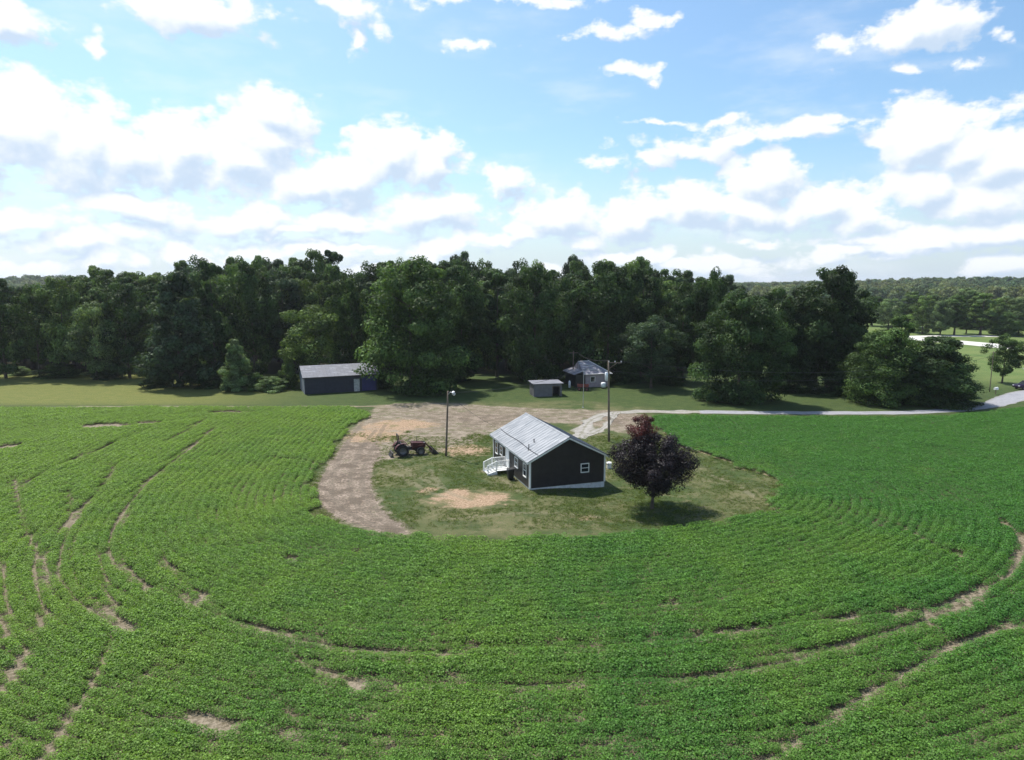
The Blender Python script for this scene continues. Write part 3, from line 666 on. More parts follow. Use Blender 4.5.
for ri, (D, step, drop, rn) in enumerate(rows):
    rr_ = random.Random(60 + ri); px = -75 + ri * 9; lst = []
    while px < 722 - 4 * (2 - ri):
        lst.append(px + rr_.uniform(-4, 4)); px += step * rr_.uniform(.8, 1.2)
    info = []
    for px in lst:
        top = np.interp(px, SKY[:, 0], SKY[:, 1]) + drop + (rr_.uniform(-2, 8) if ri < 2 else rr_.uniform(-4, 15))
        DD = D + rr_.uniform(-4, 4); x, y = at_depth(px, DD); h = top_z(top, DD)
        kd = rr_.choice(['oval', 'oval_b', 'round', 'column', 'oval', 'sparse'] if ri == 2 else ['oval', 'oval_b', 'round', 'broad_b', 'column'])
        ti = rr_.choice([DK, DK, MD, BLU, MD, LT]); look = {'oval': 'oval', 'oval_b': 'tapering', 'round': 'round topped', 'column': 'slim', 'sparse': 'thinly leaved', 'broad_b': 'full crowned'}[kd]
        j = min(range(len(LM)), key=lambda k: abs(LM[k][0] - px)); side = 'west' if px < LM[j][0] else 'east'
        o = tree('woodland_tree', kd, x, y, h, rr_.uniform(9.5, 13.5) * (1 if kd != 'column' else .7), None, tint=ti, group='trees of the wood', rot=rr_.uniform(0, 6.28))
        info.append((j, side, px, look, o))
    for j, side, px, look, o in info:                    # labels by order from the nearest landmark
        peers = sorted([abs(q[2] - LM[j][0]) for q in info if q[0] == j and q[1] == side])
        k = peers.index(abs(px - LM[j][0]))
        o['label'] = f'{look} tree, {rn}, {ORD[k]} {side} of {LM[j][1]}'

# ------------------------------------------------------------------ trees across the highway and the far woods
mid = [(858, 322, 300, 30), (872, 326, 300, 32), (888, 330, 303, 34), (905, 332, 306, 30), (922, 334, 300, 30), (940, 335, 304, 26), (954, 335, 300, 28), (966, 334, 305, 22), (980, 335, 297, 34), (996, 334, 303, 26), (1018, 335, 300, 34), (846, 318, 302, 26), (838, 322, 306, 24), (790, 326, 300, 30), (765, 326, 304, 28), (910, 327, 296, 30), (964, 329, 293, 34), (1035, 333, 297, 30)]
look = ['pale', 'dull', 'bright', 'light green', 'tall pale', 'darker']
for i, (px, b, t, w) in enumerate(sorted(mid)):
    rr_ = random.Random(200 + i); ti = [PALE, MD, LT, LT, PALE, MD][i % 6]
    near_lm = 'the tallest east tree' if px < 860 else ('the narrow pointed tree' if px < 915 else ('the bushy pair' if px < 975 else 'the bare stemmed tree'))
    tree_px('roadside_tree', rr_.choice(['oval', 'oval_b', 'column', 'tall_dense']), px, b, t - 4, w * .85, f'{look[i % 6]} tree beyond the highway, {ORD[i % 9]} in the {"west" if i < 9 else "east"} half, near {near_lm}', tint=ti, group='trees beyond the highway')

def gn_scatter(name, pts, rot, scl, idx, variants, mat, kind='stuff', tone_and_sun=None):
    """one object: points that carry copies of a few plants"""
    me_ = bpy.data.meshes.new(name); me_.vertices.add(len(pts)); me_.vertices.foreach_set('co', np.asarray(pts, np.float32).ravel())
    for an, tp, av in (('rot', 'FLOAT', rot), ('scl', 'FLOAT', scl), ('tone_and_sun', 'FLOAT', np.full(len(pts), .5) if tone_and_sun is None else tone_and_sun)):
        a = me_.attributes.new(an, tp, 'POINT'); a.data.foreach_set('value', np.asarray(av, np.float32))
    a = me_.attributes.new('idx', 'INT', 'POINT'); a.data.foreach_set('value', np.asarray(idx, np.int32))
    o = link(bpy.data.objects.new(name, me_)); tag(o, kind=kind)
    col = bpy.data.collections.new(name + '_kinds')
    for vme in variants:
        col.objects.link(bpy.data.objects.new(name + '_kind', vme))
    g = bpy.data.node_groups.new(name, 'GeometryNodeTree')
    g.interface.new_socket('Geometry', in_out='INPUT', socket_type='NodeSocketGeometry'); g.interface.new_socket('Geometry', in_out='OUTPUT', socket_type='NodeSocketGeometry')
    N = NT(g); gi = N.n('NodeGroupInput'); go = N.n('NodeGroupOutput')
    ci = N.n('GeometryNodeCollectionInfo'); ci.inputs[0].default_value = col; ci.inputs[1].default_value = True; ci.inputs[2].default_value = True
    ip = N.n('GeometryNodeInstanceOnPoints'); N.put(ip.inputs['Points'], gi.outputs[0]); N.put(ip.inputs['Instance'], ci.outputs[0])
    ip.inputs['Pick Instance'].default_value = True
    def na(nm, tp):
        q = N.n('GeometryNodeInputNamedAttribute', data_type=tp); q.inputs[0].default_value = nm; return q.outputs[0]
    N.put(ip.inputs['Instance Index'], na('idx', 'INT'))
    cz = N.n('ShaderNodeCombineXYZ'); N.put(cz.inputs[2], na('rot', 'FLOAT')); er = N.n('FunctionNodeEulerToRotation'); N.put(er.inputs[0], cz.outputs[0])
    N.put(ip.inputs['Rotation'], er.outputs[0]); N.put(ip.inputs['Scale'], na('scl', 'FLOAT')); N.put(go.inputs[0], ip.outputs[0])
    md = o.modifiers.new('scatter', 'NODES'); md.node_group = g
    return o
M['far_leaf'] = leaf_mat('far_wood_leaves', False, (.098, .15, .066), .3, .28, .6, .1, tone_and_sun=True)
far_v = [crown_mesh('far_crown', 300 + k, pk, 12.5, 5.2, .0, 26, 26, 1.7, M['far_leaf'], .27)[0] for k, pk in enumerate(('round', 'oval', 'broad', 'round'))]
rs = np.random.RandomState(9); P_ = []
def far_pts(n, r0, r1, a0, a1):
    r = np.sqrt(rs.uniform(r0 * r0, r1 * r1, n)); a = rs.uniform(a0, a1, n); return np.stack([r * np.sin(a), r * np.cos(a)], 1)
fp = np.vstack([far_pts(3800, 340, 640, R(10), R(48)), far_pts(4200, 640, 1300, R(6), R(46)), far_pts(5200, 1300, 2800, R(-4), R(45)), far_pts(1400, 700, 1300, R(-48), R(-24)), far_pts(1200, 400, 700, R(-48), R(-33))])
hw = np.array([(150, 197), (142, 226), (124, 256), (104, 292), (80, 330), (40, 400), (0, 470)]); 
cl_ = VN(fp[:, 0] + 5000, fp[:, 1] + 5000, 170.) ; rad = np.hypot(fp[:, 0], fp[:, 1])
keep = (line_dist(fp, hw) > 14) & ((cl_ > .52) | (rad > 900)) & ~((fp[:, 0] > 95) & (fp[:, 0] < 190) & (rad > 300) & (rad < 395) & (fp[:, 1] < 345))
fp = fp[keep]; rad = rad[keep]
sc = np.interp(rad, [340, 700, 1300, 2600], [.85, 1.0, 1.15, 1.3]) * rs.uniform(.55, 1.2, len(fp))
gn_scatter('far_woods', np.c_[fp, terrain(fp[:, 0], fp[:, 1]) - .3], rs.uniform(0, 6.28, len(fp)), sc, rs.randint(0, 4, len(fp)), far_v, M['far_leaf'], tone_and_sun=np.clip(.5 + 1.3 * (VN(fp[:, 0] + 900, fp[:, 1] + 900, 90.) - .5) + .8 * (rs.rand(len(fp)) - .5), 0, 1))

# ------------------------------------------------------------------ bean crop: rows that follow the yard's outline
def bean_plant(seed, nlf=96, r=.39, h=.50):
    rs = np.random.RandomState(seed); a = rs.rand(nlf) * 6.283; q = np.sqrt(rs.rand(nlf)); rad = q * r
    z = h * (1 - .35 * q ** 2) * (.70 + .30 * rs.rand(nlf))
    c = np.stack([rad * np.cos(a), rad * np.sin(a), z], 1)
    nrm = np.stack([np.cos(a) * q * .7, np.sin(a) * q * .7, np.ones(nlf)], 1) + rs.normal(size=(nlf, 3)) * .33
    v, f = leaves(c, nrm, np.full(nlf, .088), rs, .8)
    return raw_mesh('bean_plant', v, f, M['bean'], False, dict(tint=np.repeat(.25 + .5 * rs.rand(nlf), 4)))
bean_v = [bean_plant(500 + k) for k in range(6)]
rs = np.random.RandomState(21)
cand = np.stack([rs.uniform(-100, 110, 350000), rs.uniform(14, 107, 350000)], 1)
cand = cand[np.abs(cand[:, 0]) < cand[:, 1] * .86 + 9]
yd_ = inside_dist(cand, YARD); ok = yd_ + rag_edge(cand[:, 0], cand[:, 1]) < .2; cand = cand[ok]
def yd_of(P): return -inside_dist(P, YARD)
PITCH_ROW = .76
d = yd_of(cand); e = .05
gr = np.stack([yd_of(cand + [e, 0]) - d, yd_of(cand + [0, e]) - d], 1) / e
tgt = (np.round(d / PITCH_ROW - .5) + .5) * PITCH_ROW + rs.normal(0, .085, len(d))
cand = cand + gr * (tgt - d)[:, None]
inf = inside_dist(cand, FIELD) > .25; cand = cand[inf]
b_, _ = bare_amount(cand); cand = cand[rs.rand(len(cand)) > b_ * 1.2]
clump = VN(cand[:, 0] + 300, cand[:, 1] + 300, 1.7) * .5 + VN(cand[:, 0] + 700, cand[:, 1] + 100, 7.) * .5
cell = np.floor(cand / .21).astype(int); _, ui = np.unique(cell[:, 0] * 100003 + cell[:, 1], return_index=True); cand = cand[ui]; clump = clump[ui]
if len(cand) > 90000:
    kk = rs.choice(len(cand), 90000, replace=False); cand = cand[kk]; clump = clump[kk]
bb, stn = bare_amount(cand)
scl = (.66 + .62 * clump) * (1 - .55 * bb) * (1 - .36 * stn) * rs.uniform(.85, 1.15, len(cand))
tone_and_sun = np.clip(.52 - cand[:, 0] / 75 - .16 * smooth(cand[:, 1], 45, 75) * (1 - smooth(-cand[:, 0], 5, 30)) + .5 * (VN(cand[:, 0] + 11, cand[:, 1] + 23, 9.) - .5) + .35 * (VN(cand[:, 0] + 211, cand[:, 1] + 23, 2.) - .5), 0, 1)  # sun-side lift painted in: yellower west, duller east; noise adds random plant tone
gn_scatter('bean_crop', np.c_[cand, terrain(cand[:, 0], cand[:, 1]) - .02], rs.uniform(0, 6.28, len(cand)), scl, rs.randint(0, 6, len(cand)), bean_v, M['bean'], tone_and_sun=tone_and_sun)

# ------------------------------------------------------------------ grass tufts in yard and along the edges
def tuft(seed, n=26, r=.26, h=.085):
    rs = np.random.RandomState(seed); a = rs.rand(n) * 6.283; q = np.sqrt(rs.rand(n)) * r
    b = np.stack([q * np.cos(a), q * np.sin(a), np.zeros(n)], 1); lean = rs.normal(size=(n, 3)) * .07; lean[:, 2] = h * (.6 + .6 * rs.rand(n))
    s = np.stack([np.sin(a), -np.cos(a), np.zeros(n)], 1) * .018
    v = np.stack([b - s, b + s, b + lean + s * .3, b + lean - s * .3], 1).reshape(-1, 3)
    return raw_mesh('grass_tuft', v, np.arange(4 * n).reshape(n, 4), M['weed'], False, dict(tint=np.repeat(rs.rand(n), 4)))
tuft_v = [tuft(600 + k) for k in range(4)]
rs = np.random.RandomState(33)
tp = np.stack([rs.uniform(-24, 32, 60000), rs.uniform(52, 112, 60000)], 1)
dm = inside_dist(tp, YARD); arc_p = inside_dist(tp, chaikin(poly([(352, 432), (385, 446), (374, 466), (373, 490), (385, 512), (415, 533), (400, 536), (350, 526), (318, 508), (312, 488), (330, 460)]), 1))
c1 = np.array(G(470, 499)); q1 = ((tp[:, 0] - c1[0]) / 4.2) ** 2 + ((tp[:, 1] - c1[1]) / 2.6) ** 2
hou = inside_dist(tp, np.array([(1.65, 62.2), (9.07, 64.6), (5.4, 76.0), (-2.06, 73.6)]))
nn = VN(tp[:, 0] + 40, tp[:, 1] + 20, 2.2)
keep = (dm > -.3) & (arc_p < .2) & (q1 > 1.2) & (tp[:, 1] < 82 + 6 * nn) & (hou < -.25) & (nn + rs.rand(len(tp)) * .6 > .66)
tp = tp[keep]
gn_scatter('grass', np.c_[tp, terrain(tp[:, 0], tp[:, 1]) - .01], rs.uniform(0, 6.28, len(tp)), rs.uniform(.5, 1.2, len(tp)) * (.6 + .5 * VN(tp[:, 0], tp[:, 1], 3.)), rs.randint(0, 4, len(tp)), tuft_v, M['weed'])

# ------------------------------------------------------------------ the dark house
HX, HY, HR = 1.65, 62.2, R(18)
HW, HL, HE, HP = 7.8, 12.0, 2.78, 4.75                    # gable width, length, eave and peak height
house = empty('house', (HX, HY, 0), HR, 'dark charcoal sided house with ribbed metal roof in the middle of the yard', 'house')
def hz(x, y):                                             # ground height under a point of the house
    c, s = math.cos(HR), math.sin(HR); return tz(HX + c * x - s * y, HY + s * x + c * y)
FL = .14                                                  # bottom of the siding
def house_wall():
    m = MB(); T = .16
    peak = HE + (HP - HE)
    m.add([(0, 0, FL), (HW, 0, FL), (HW, 0, HE), (HW / 2, 0, HP), (0, 0, HE), (0, HL, FL), (HW, HL, FL), (HW, HL, HE), (HW / 2, HL, HP), (0, HL, HE)],
          [(0, 1, 2, 3, 4), (9, 8, 7, 6, 5), (1, 6, 7, 2), (5, 0, 4, 9), (0, 5, 6, 1), (2, 7, 8, 3), (4, 3, 8, 9)])
    return m
house_wall().build('wall', M['siding'], house)
m = MB(); i_ = .04
def fpt(x, y): return (x, y, hz(x, y) - .35)
m.hexa([fpt(i_, i_), fpt(HW - i_, i_), fpt(HW - i_, HL - i_), fpt(i_, HL - i_), (i_, i_, FL - .003), (HW - i_, i_, FL - .003), (HW - i_, HL - i_, FL - .003), (i_, HL - i_, FL - .003)])
m.build('foundation', M['block'], house)
# roof: two sheets of ribbed metal with overhangs
sl = math.atan2(HP - HE, HW / 2); OV, OG, TH = .38, .32, .05
m = MB(); sm = MB()
def rp(side, u, y, dz):                                   # u = distance down the slope from the ridge
    x = HW / 2 + side * u * math.cos(sl); z = HP + .10 - u * math.sin(sl); return (x - (-side) * 0 + side * dz * math.sin(sl), y, z + dz * math.cos(sl))
LSL = (HW / 2) / math.cos(sl) + OV
for side in (-1, 1):
    m.hexa([rp(side, 0.0, -OG, 0), rp(side, LSL, -OG, 0), rp(side, LSL, HL + OG, 0), rp(side, 0.0, HL + OG, 0), rp(side, 0.0, -OG, TH), rp(side, LSL, -OG, TH), rp(side, LSL, HL + OG, TH), rp(side, 0.0, HL + OG, TH)])
roof = m.build('roof', M['roof'], house)
y = -OG + .03
while y < HL + OG:
    for side in (-1, 1):
        sm.hexa([rp(side, .12, y - .022, TH + .001), rp(side, LSL - .005, y - .022, TH + .001), rp(side, LSL - .005, y + .022, TH + .001), rp(side, .12, y + .022, TH + .001),
                 rp(side, .12, y - .012, TH + .016), rp(side, LSL - .005, y - .012, TH + .016), rp(side, LSL - .005, y + .012, TH + .016), rp(side, .12, y + .012, TH + .016)])
    y += .61
sm.build('standing_seams', M['seam'], roof)
m = MB(); zc = HP + .10 + TH
m.add([(HW / 2 - .17, -OG - .02, zc - .05), (HW / 2, -OG - .02, zc + .05), (HW / 2 + .17, -OG - .02, zc - .05), (HW / 2 - .17, HL + OG + .02, zc - .05), (HW / 2, HL + OG + .02, zc + .05), (HW / 2 + .17, HL + OG + .02, zc - .05)],
      [(0, 1, 4, 3), (1, 2, 5, 4), (0, 3, 5, 2), (0, 2, 1), (3, 4, 5)]); m.build('ridge_cap', M['seam'], roof)
# vents and a thin dark strip along the roof
def on_roof(side, u, y, dz=0): return Vector(rp(side, u, y, TH + dz))
m = MB(); p = on_roof(-1, 3.55, 2.3, -.05); m.tube([p, p + Vector((0, 0, .62))], .045, 8); m.tube([p + Vector((0, 0, .02)), p + Vector((0, 0, .10))], [.13, .06], 8); m.build('vent_pipe', M['black'], roof, True)
m = MB(); p = on_roof(-1, 2.55, 3.3, -.05); m.tube([p, p + Vector((0, 0, .34))], .05, 8); m.tube([p + Vector((0, 0, .34)), p + Vector((0, 0, .40))], [.09, .03], 8); m.build('vent_pipe', M['black'], roof, True)
m = MB(); m.tube([on_roof(-1, 3.45 - .0 * k + .05 * math.sin(k), -.2 + k * 1.22, .055) for k in range(11)], .022, 6); m.build('dark_roof_strip', M['wire'], roof)
# rake and eave boards
for y0, y1 in ((-OG + .02, -OG + .10), (HL + OG - .10, HL + OG - .02)):
    m = MB()
    for side in (-1, 1):
        a, b = rp(side, .02, 0, -.004), rp(side, LSL - .02, 0, -.004); d = .17
        m.hexa([(a[0], y0, a[2] - d), (b[0], y0, b[2] - d), (b[0], y1, b[2] - d), (a[0], y1, a[2] - d), (a[0], y0, a[2]), (b[0], y0, b[2]), (b[0], y1, b[2]), (a[0], y1, a[2])])
    m.build('rake_board', M['trim'], house)
for side in (-1, 1):
    b = rp(side, LSL - .03, 0, -.006); m = MB(); m.box(min(b[0], b[0] - side * .03), max(b[0], b[0] - side * .03), -OG + .11, HL + OG - .11, b[2] - .16, b[2]); m.build('eave_board', M['trim'], house)
for x, y in ((0, 0), (HW, 0), (0, HL), (HW, HL)):
    m = MB(); sx_, sy_ = (-1 if x == 0 else 1), (-1 if y == 0 else 1)
    x0, x1 = sorted((x + sx_ * .03, x - sx_ * .13)); y0, y1 = sorted((y + sy_ * .03, y - sy_ * .13))
    m.box(x0, x1, y0, y1, FL + .004, HE - .02 - (0 if True else 0)); m.build('corner_board', M['trim'], house)
def window(cx_, cy_, z0, z1, w, axis_):
    """axis 'x': in the gable wall, 'y': in the long wall on the porch side"""
    fr = MB(); pa = MB(); t = .09
    def bx(mb, u0, u1, za, zb, o0, o1):
        if axis_ == 'x': mb.box(u0, u1, cy_ - o1, cy_ - o0, za, zb)
        else: mb.box(cx_ - o1, cx_ - o0, u0, u1, za, zb)
    c = cx_ if axis_ == 'x' else cy_
    bx(fr, c - w / 2 - t, c - w / 2, z0 - t, z1 + t, -.02, .045); bx(fr, c + w / 2, c + w / 2 + t, z0 - t, z1 + t, -.02, .045)
    bx(fr, c - w / 2, c + w / 2, z1, z1 + t, -.02, .045); bx(fr, c - w / 2, c + w / 2, (z0 + z1) / 2 - .03, (z0 + z1) / 2 + .03, -.02, .035)
    sl_ = MB(); bx(sl_, c - w / 2, c + w / 2, z0 - t, z0, -.02, .075)
    bx(pa, c - w / 2 + .001, c + w / 2 - .001, z0 + .001, z1 - .001, -.02, .012)
    o = pa.build('window', M['glass'], house); fr.build('frame', M['trim'], o); sl_.build('sill', M['trim'], o)
window(5.65, 0, 1.30, 2.05, .72, 'x')
for yy, w, z0, z1 in ((1.35, .80, 1.0, 2.15), (3.9, .9, 1.25, 2.1), (9.0, .75, 1.25, 2.1), (10.7, .80, 1.0, 2.15)): window(0, yy, z0, z1, w, 'y')
m = MB(); m.box(-.05, .02, 6.3, 7.2, .42, 2.45); dr = m.build('door', M['trim'], house)
m = MB(); m.box(-.075, .02, 6.18, 6.297, .42, 2.57); m.box(-.075, .02, 7.203, 7.32, .42, 2.57); m.box(-.075, .02, 6.3, 7.2, 2.453, 2.57); m.build('door_frame', M['trim'], dr)
m = MB(); m.tube([(-.05, 6.42, 1.35), (-.11, 6.42, 1.35)], .03, 8); m.build('handle', M['galv'], dr)

# porch steps: landing, treads and railings, going down away from the wall
def h2w(x, y, z=0.0): c, s = math.cos(HR), math.sin(HR); return (HX + c * x - s * y, HY + s * x + c * y, z)
px_, py_, _ = h2w(0, 6.75); gz = hz(-1.5, 6.75)
st = empty('porch_steps', (px_, py_, gz), HR, 'white wooden porch steps with railings at the side door of the dark house', 'porch steps')
zt = .40 - gz; DW = .85
m = MB()
for k in range(10): m.box(-1.50 + k * .141 + .01, -1.50 + (k + 1) * .141 - .004, -DW, DW, zt - .04, zt)
m.build('landing', M['trim'], st)
for x in (-1.44, -.15):
    for yy in (-DW + .06, DW - .06): m = MB(); m.box(x - .05, x + .05, yy - .05, yy + .05, -.05, zt - .042); m.build('post', M['trim'], st)
for k in range(3):
    m = MB(); z = zt * (3 - k) / 4 ; m.box(-1.52 - (k + 1) * .28, -1.52 - k * .28 - .002, -DW + .05, DW - .05, z - .045, z); m.build('tread', M['trim'], st)
for yy in (-DW, DW):
    m = MB(); sg = .05
    m.hexa([(-1.53, yy - sg / 2, zt - .36), (-2.42, yy - sg / 2, -.06), (-2.42, yy + sg / 2, -.06), (-1.53, yy + sg / 2, zt - .36), (-1.53, yy - sg / 2, zt - .06), (-2.42, yy - sg / 2, .10), (-2.42, yy + sg / 2, .10), (-1.53, yy + sg / 2, zt - .06)])
    m.build('stringer', M['trim'], st)
    m = MB(); yo = yy * .94
    for x, zb in ((-.10, zt), (-1.46, zt), (-2.36, .02)): m.box(x - .05, x + .05, yo - .05, yo + .05, zb + .001, zb + 1.0)
    m.bar((-.05, yo, zt + .96), (-1.46, yo, zt + .96), .09, .05); m.bar((-1.46, yo, zt + .96), (-2.40, yo, .98), .09, .05); m.bar((-1.46, yo, zt + .15), (-2.36, yo, .2), .05); m.bar((-.1, yo, zt + .12), (-1.46, yo, zt + .12), .05)
    for k in range(9):
        x = -.22 - k * .14; m.box(x - .018, x + .018, yo - .018, yo + .018, zt + .12, zt + .95)
    for k in range(1, 7):
        f = k / 7; x = -1.46 - .9 * f; zb = (zt + .15) * (1 - f) + .2 * f; m.box(x - .018, x + .018, yo - .018, yo + .018, zb, zb + .80)
    m.build('railing', M['trim'], st)

# black bin by the wall
bx_, by_, _ = h2w(-.62, 3.9); bz = tz(bx_, by_)
bn = empty('trash_bin', (bx_, by_, bz), HR, 'black wheeled bin standing against the dark house wall beside the porch steps', 'bin')
m = MB(); m.add([(-.26, -.24, .06), (.24, -.24, .06), (.24, .24, .06), (-.26, .24, .06), (-.34, -.32, 1.02), (.30, -.32, 1.02), (.30, .32, 1.02), (-.34, .32, 1.02)], [(3, 2, 1, 0), (4, 5, 6, 7), (0, 1, 5, 4), (1, 2, 6, 5), (2, 3, 7, 6), (3, 0, 4, 7)])
m.build('body', M['black'], bn, bevel=.03)
m = MB(); m.add([(-.38, -.35, 1.022), (.36, -.35, 1.022), (.36, .35, 1.022), (-.38, .35, 1.022), (-.30, -.30, 1.10), (.34, -.32, 1.13), (.34, .32, 1.13), (-.30, .30, 1.10)], [(3, 2, 1, 0), (4, 5, 6, 7), (0, 1, 5, 4), (1, 2, 6, 5), (2, 3, 7, 6), (3, 0, 4, 7)])
m.build('lid', M['black'], bn, bevel=.02)
for yy in (-.30, .26):
    m = MB(); m.lathe_y((.24, yy, .12), [(.02, 0), (.12, 0), (.12, .05), (.02, .05)], 14); m.build('wheel', M['rubber'], bn)

# white utility box right of the house
ux, uy = G(609, 465)
ub = empty('utility_box', (ux, uy, tz(ux, uy)), R(10), 'small white utility box in the grass between the dark house and the purple tree', 'utility box')
m = MB(); m.box(-.22, .22, -.15, .15, -.05, .55); m.build('body', M['trim'], ub, bevel=.02)
m = MB(); m.add([(-.26, -.2, .552), (.26, -.2, .552), (.26, .2, .552), (-.26, .2, .552), (-.24, -.18, .60), (.24, -.18, .60), (.24, .17, .68), (-.24, .17, .68)], [(3, 2, 1, 0), (4, 5, 6, 7), (0, 1, 5, 4), (1, 2, 6, 5), (2, 3, 7, 6), (3, 0, 4, 7)]); m.build('lid', M['trim'], ub)

# ------------------------------------------------------------------ tractor with loader, facing east
tx, ty = G(411, 455.5)
tr = empty('tractor', (tx - .1, ty + .5, 0), R(20), 'dark red tractor with front loader and roll bar parked on bare earth', 'tractor')
def wheel(x, y, r, w, side):
    m = MB(); lug = MB()
    m.lathe_y((x, y, r), [(r * .56, -w / 2 + .02), (r * .80, -w / 2), (r * .95, -w * .42), (r * .97, 0), (r * .95, w * .42), (r * .80, w / 2), (r * .56, w / 2 - .02)], 28)
    n = 22
    for k in range(n):
        a = 2 * math.pi * k / n; hs = 1 if k % 2 else -1
        for q in (0,):
            c0 = Vector((x + r * .955 * math.cos(a), y + hs * w * .03, r + r * .955 * math.sin(a))); c1_ = Vector((x + r * .955 * math.cos(a + .20), y + hs * w * .48, r + r * .955 * math.sin(a + .20)))
            m.bar(c0, c1_, .055 * r / .6, .06 * r / .6)
    wo_ = m.build('wheel', M['rubber'], tr)
    rm = MB(); rm.lathe_y((x, y, r), [(.05 * r, -w * .12), (.30 * r, -w * .16), (.5 * r, -w * .36), (.585 * r, -w * .42), (.585 * r, w * .42), (.5 * r, w * .36), (.30 * r, w * .16), (.05 * r, w * .12)], 24)
    rm.tube([(x, y - w * .2, r), (x, y + w * .2, r)], .16 * r, 10); rm.build('rim', M['rim'], wo_)
RW, FW_ = .68, .46
for s_ in (-1, 1): wheel(-1.0, s_ * .72, RW, .42, s_)
for s_ in (-1, 1): wheel(.98, s_ * .66, FW_, .30, s_)
m = MB(); m.box(-1.2, .2, -.26, .26, .55, .95); m.box(.2, 1.45, -.17, .17, .50, .72); m.tube([(-1.0, -.55, RW), (-1.0, .55, RW)], .12, 10); m.tube([(.98, -.55, FW_), (.98, .55, FW_)], .07, 8); m.box(-.35, .15, -.50, .50, .62, .70)
m.build('chassis', M['steel'], tr)
m = MB(); m.prism_y([(.05, .74), (1.50, .74), (1.58, .92), (1.52, 1.20), (1.30, 1.32), (.60, 1.42), (.05, 1.46)], -.31, .31); hd = m.build('hood', M['red'], tr, bevel=.05)
m = MB(); m.box(1.54, 1.60, -.24, .24, .78, 1.14); m.build('grille', M['black'], hd)
for yy in (-.2, .2):
    m = MB(); m.tube([(1.50, yy, 1.22), (1.56, yy, 1.20)], .07, 10); m.build('headlight', M['light_glass'], hd)
for s_ in (-1, 1):
    m = MB(); a0 = [math.radians(a) for a in range(20, 165, 16)]; r1, r2 = .80, .85; y0, y1 = s_ * .46, s_ * .92
    pr = [(-1.0 + r1 * math.cos(a), RW + r1 * math.sin(a)) for a in a0] + [(-1.0 + r2 * math.cos(a), RW + r2 * math.sin(a)) for a in reversed(a0)]
    n = len(a0)
    for k in range(n - 1):
        q = [(pr[k]), (pr[k + 1]), (pr[2 * n - 2 - k]), (pr[2 * n - 1 - k])]
        m.prism_y(q, min(y0, y1), max(y0, y1))
    m.build('fender', M['red'], tr)
m = MB(); m.box(-1.02, -.52, -.26, .26, .98, 1.12); m.add([(-1.02, -.26, 1.10), (-.92, -.26, 1.10), (-.92, .26, 1.10), (-1.02, .26, 1.10), (-1.16, -.24, 1.52), (-1.08, -.24, 1.55), (-1.08, .24, 1.55), (-1.16, .24, 1.52)], [(3, 2, 1, 0), (4, 5, 6, 7), (0, 1, 5, 4), (1, 2, 6, 5), (2, 3, 7, 6), (3, 0, 4, 7)]); m.build('seat', M['black'], tr, bevel=.03)
m = MB(); m.tube([(.02, 0, 1.40), (-.22, 0, 1.62)], .03, 8); vs = [(-.24 + .12 * math.sin(t), .20 * math.cos(t), 1.64 + .16 * math.sin(t)) for t in np.linspace(0, 6.283, 15)]; m.tube(vs, .018, 6); m.build('steering_wheel', M['black'], tr)
m = MB()
for s_ in (-1, 1): m.tube([(-1.30, s_ * .50, .75), (-1.32, s_ * .50, 1.5), (-1.40, s_ * .48, 2.42)], .055, 8)
m.tube([(-1.40, -.48, 2.42), (-1.40, .48, 2.42)], .055, 8); m.build('roll_bar', M['steel'], tr)
m = MB(); m.tube([(.75, .22, 1.30), (.75, .22, 1.95), (.70, .22, 2.05)], .035, 8); m.build('exhaust_pipe', M['black'], tr)
for s_ in (-1, 1):
    m = MB(); yy = s_ * .46; m.bar((.15, yy, .60), (.15, yy, 1.45), .09, .14); m.bar((.15, yy, 1.40), (1.55, yy, 1.25), .08, .15); m.bar((1.55, yy, 1.28), (2.30, yy, .38), .08, .14); m.bar((.30, yy, .95), (1.35, yy, 1.12), .06, .06); m.build('loader_arm', M['steel'] if s_ > 0 else M['red'], tr)
m = MB(); pf = [(2.26, .62), (2.20, .10), (2.95, .02), (2.95, .05), (2.27, .14), (2.32, .60)]
m.prism_y(pf, -.88, .88); m.prism_y([(2.23, .60), (2.21, .11), (2.93, .03), (2.45, .58)], -.90, -.87); m.prism_y([(2.23, .60), (2.21, .11), (2.93, .03), (2.45, .58)], .87, .90); m.build('bucket', M['steel'], tr)
m = MB()
for yy in (-.35, .35): m.bar((-1.25, yy, .55), (-2.00, yy, .45), .06)
m.bar((-1.6, 0, .95), (-2.05, 0, 1.05), .06); m.box(-2.15, -2.0, -.75, .75, .30, .52); m.prism_y([(-2.15, .32), (-2.32, .05), (-2.28, .04), (-2.08, .30)], -.78, .78); m.build('rear_blade', M['steel'], tr)

tr.scale = (1.05, 1.05, 1.0)
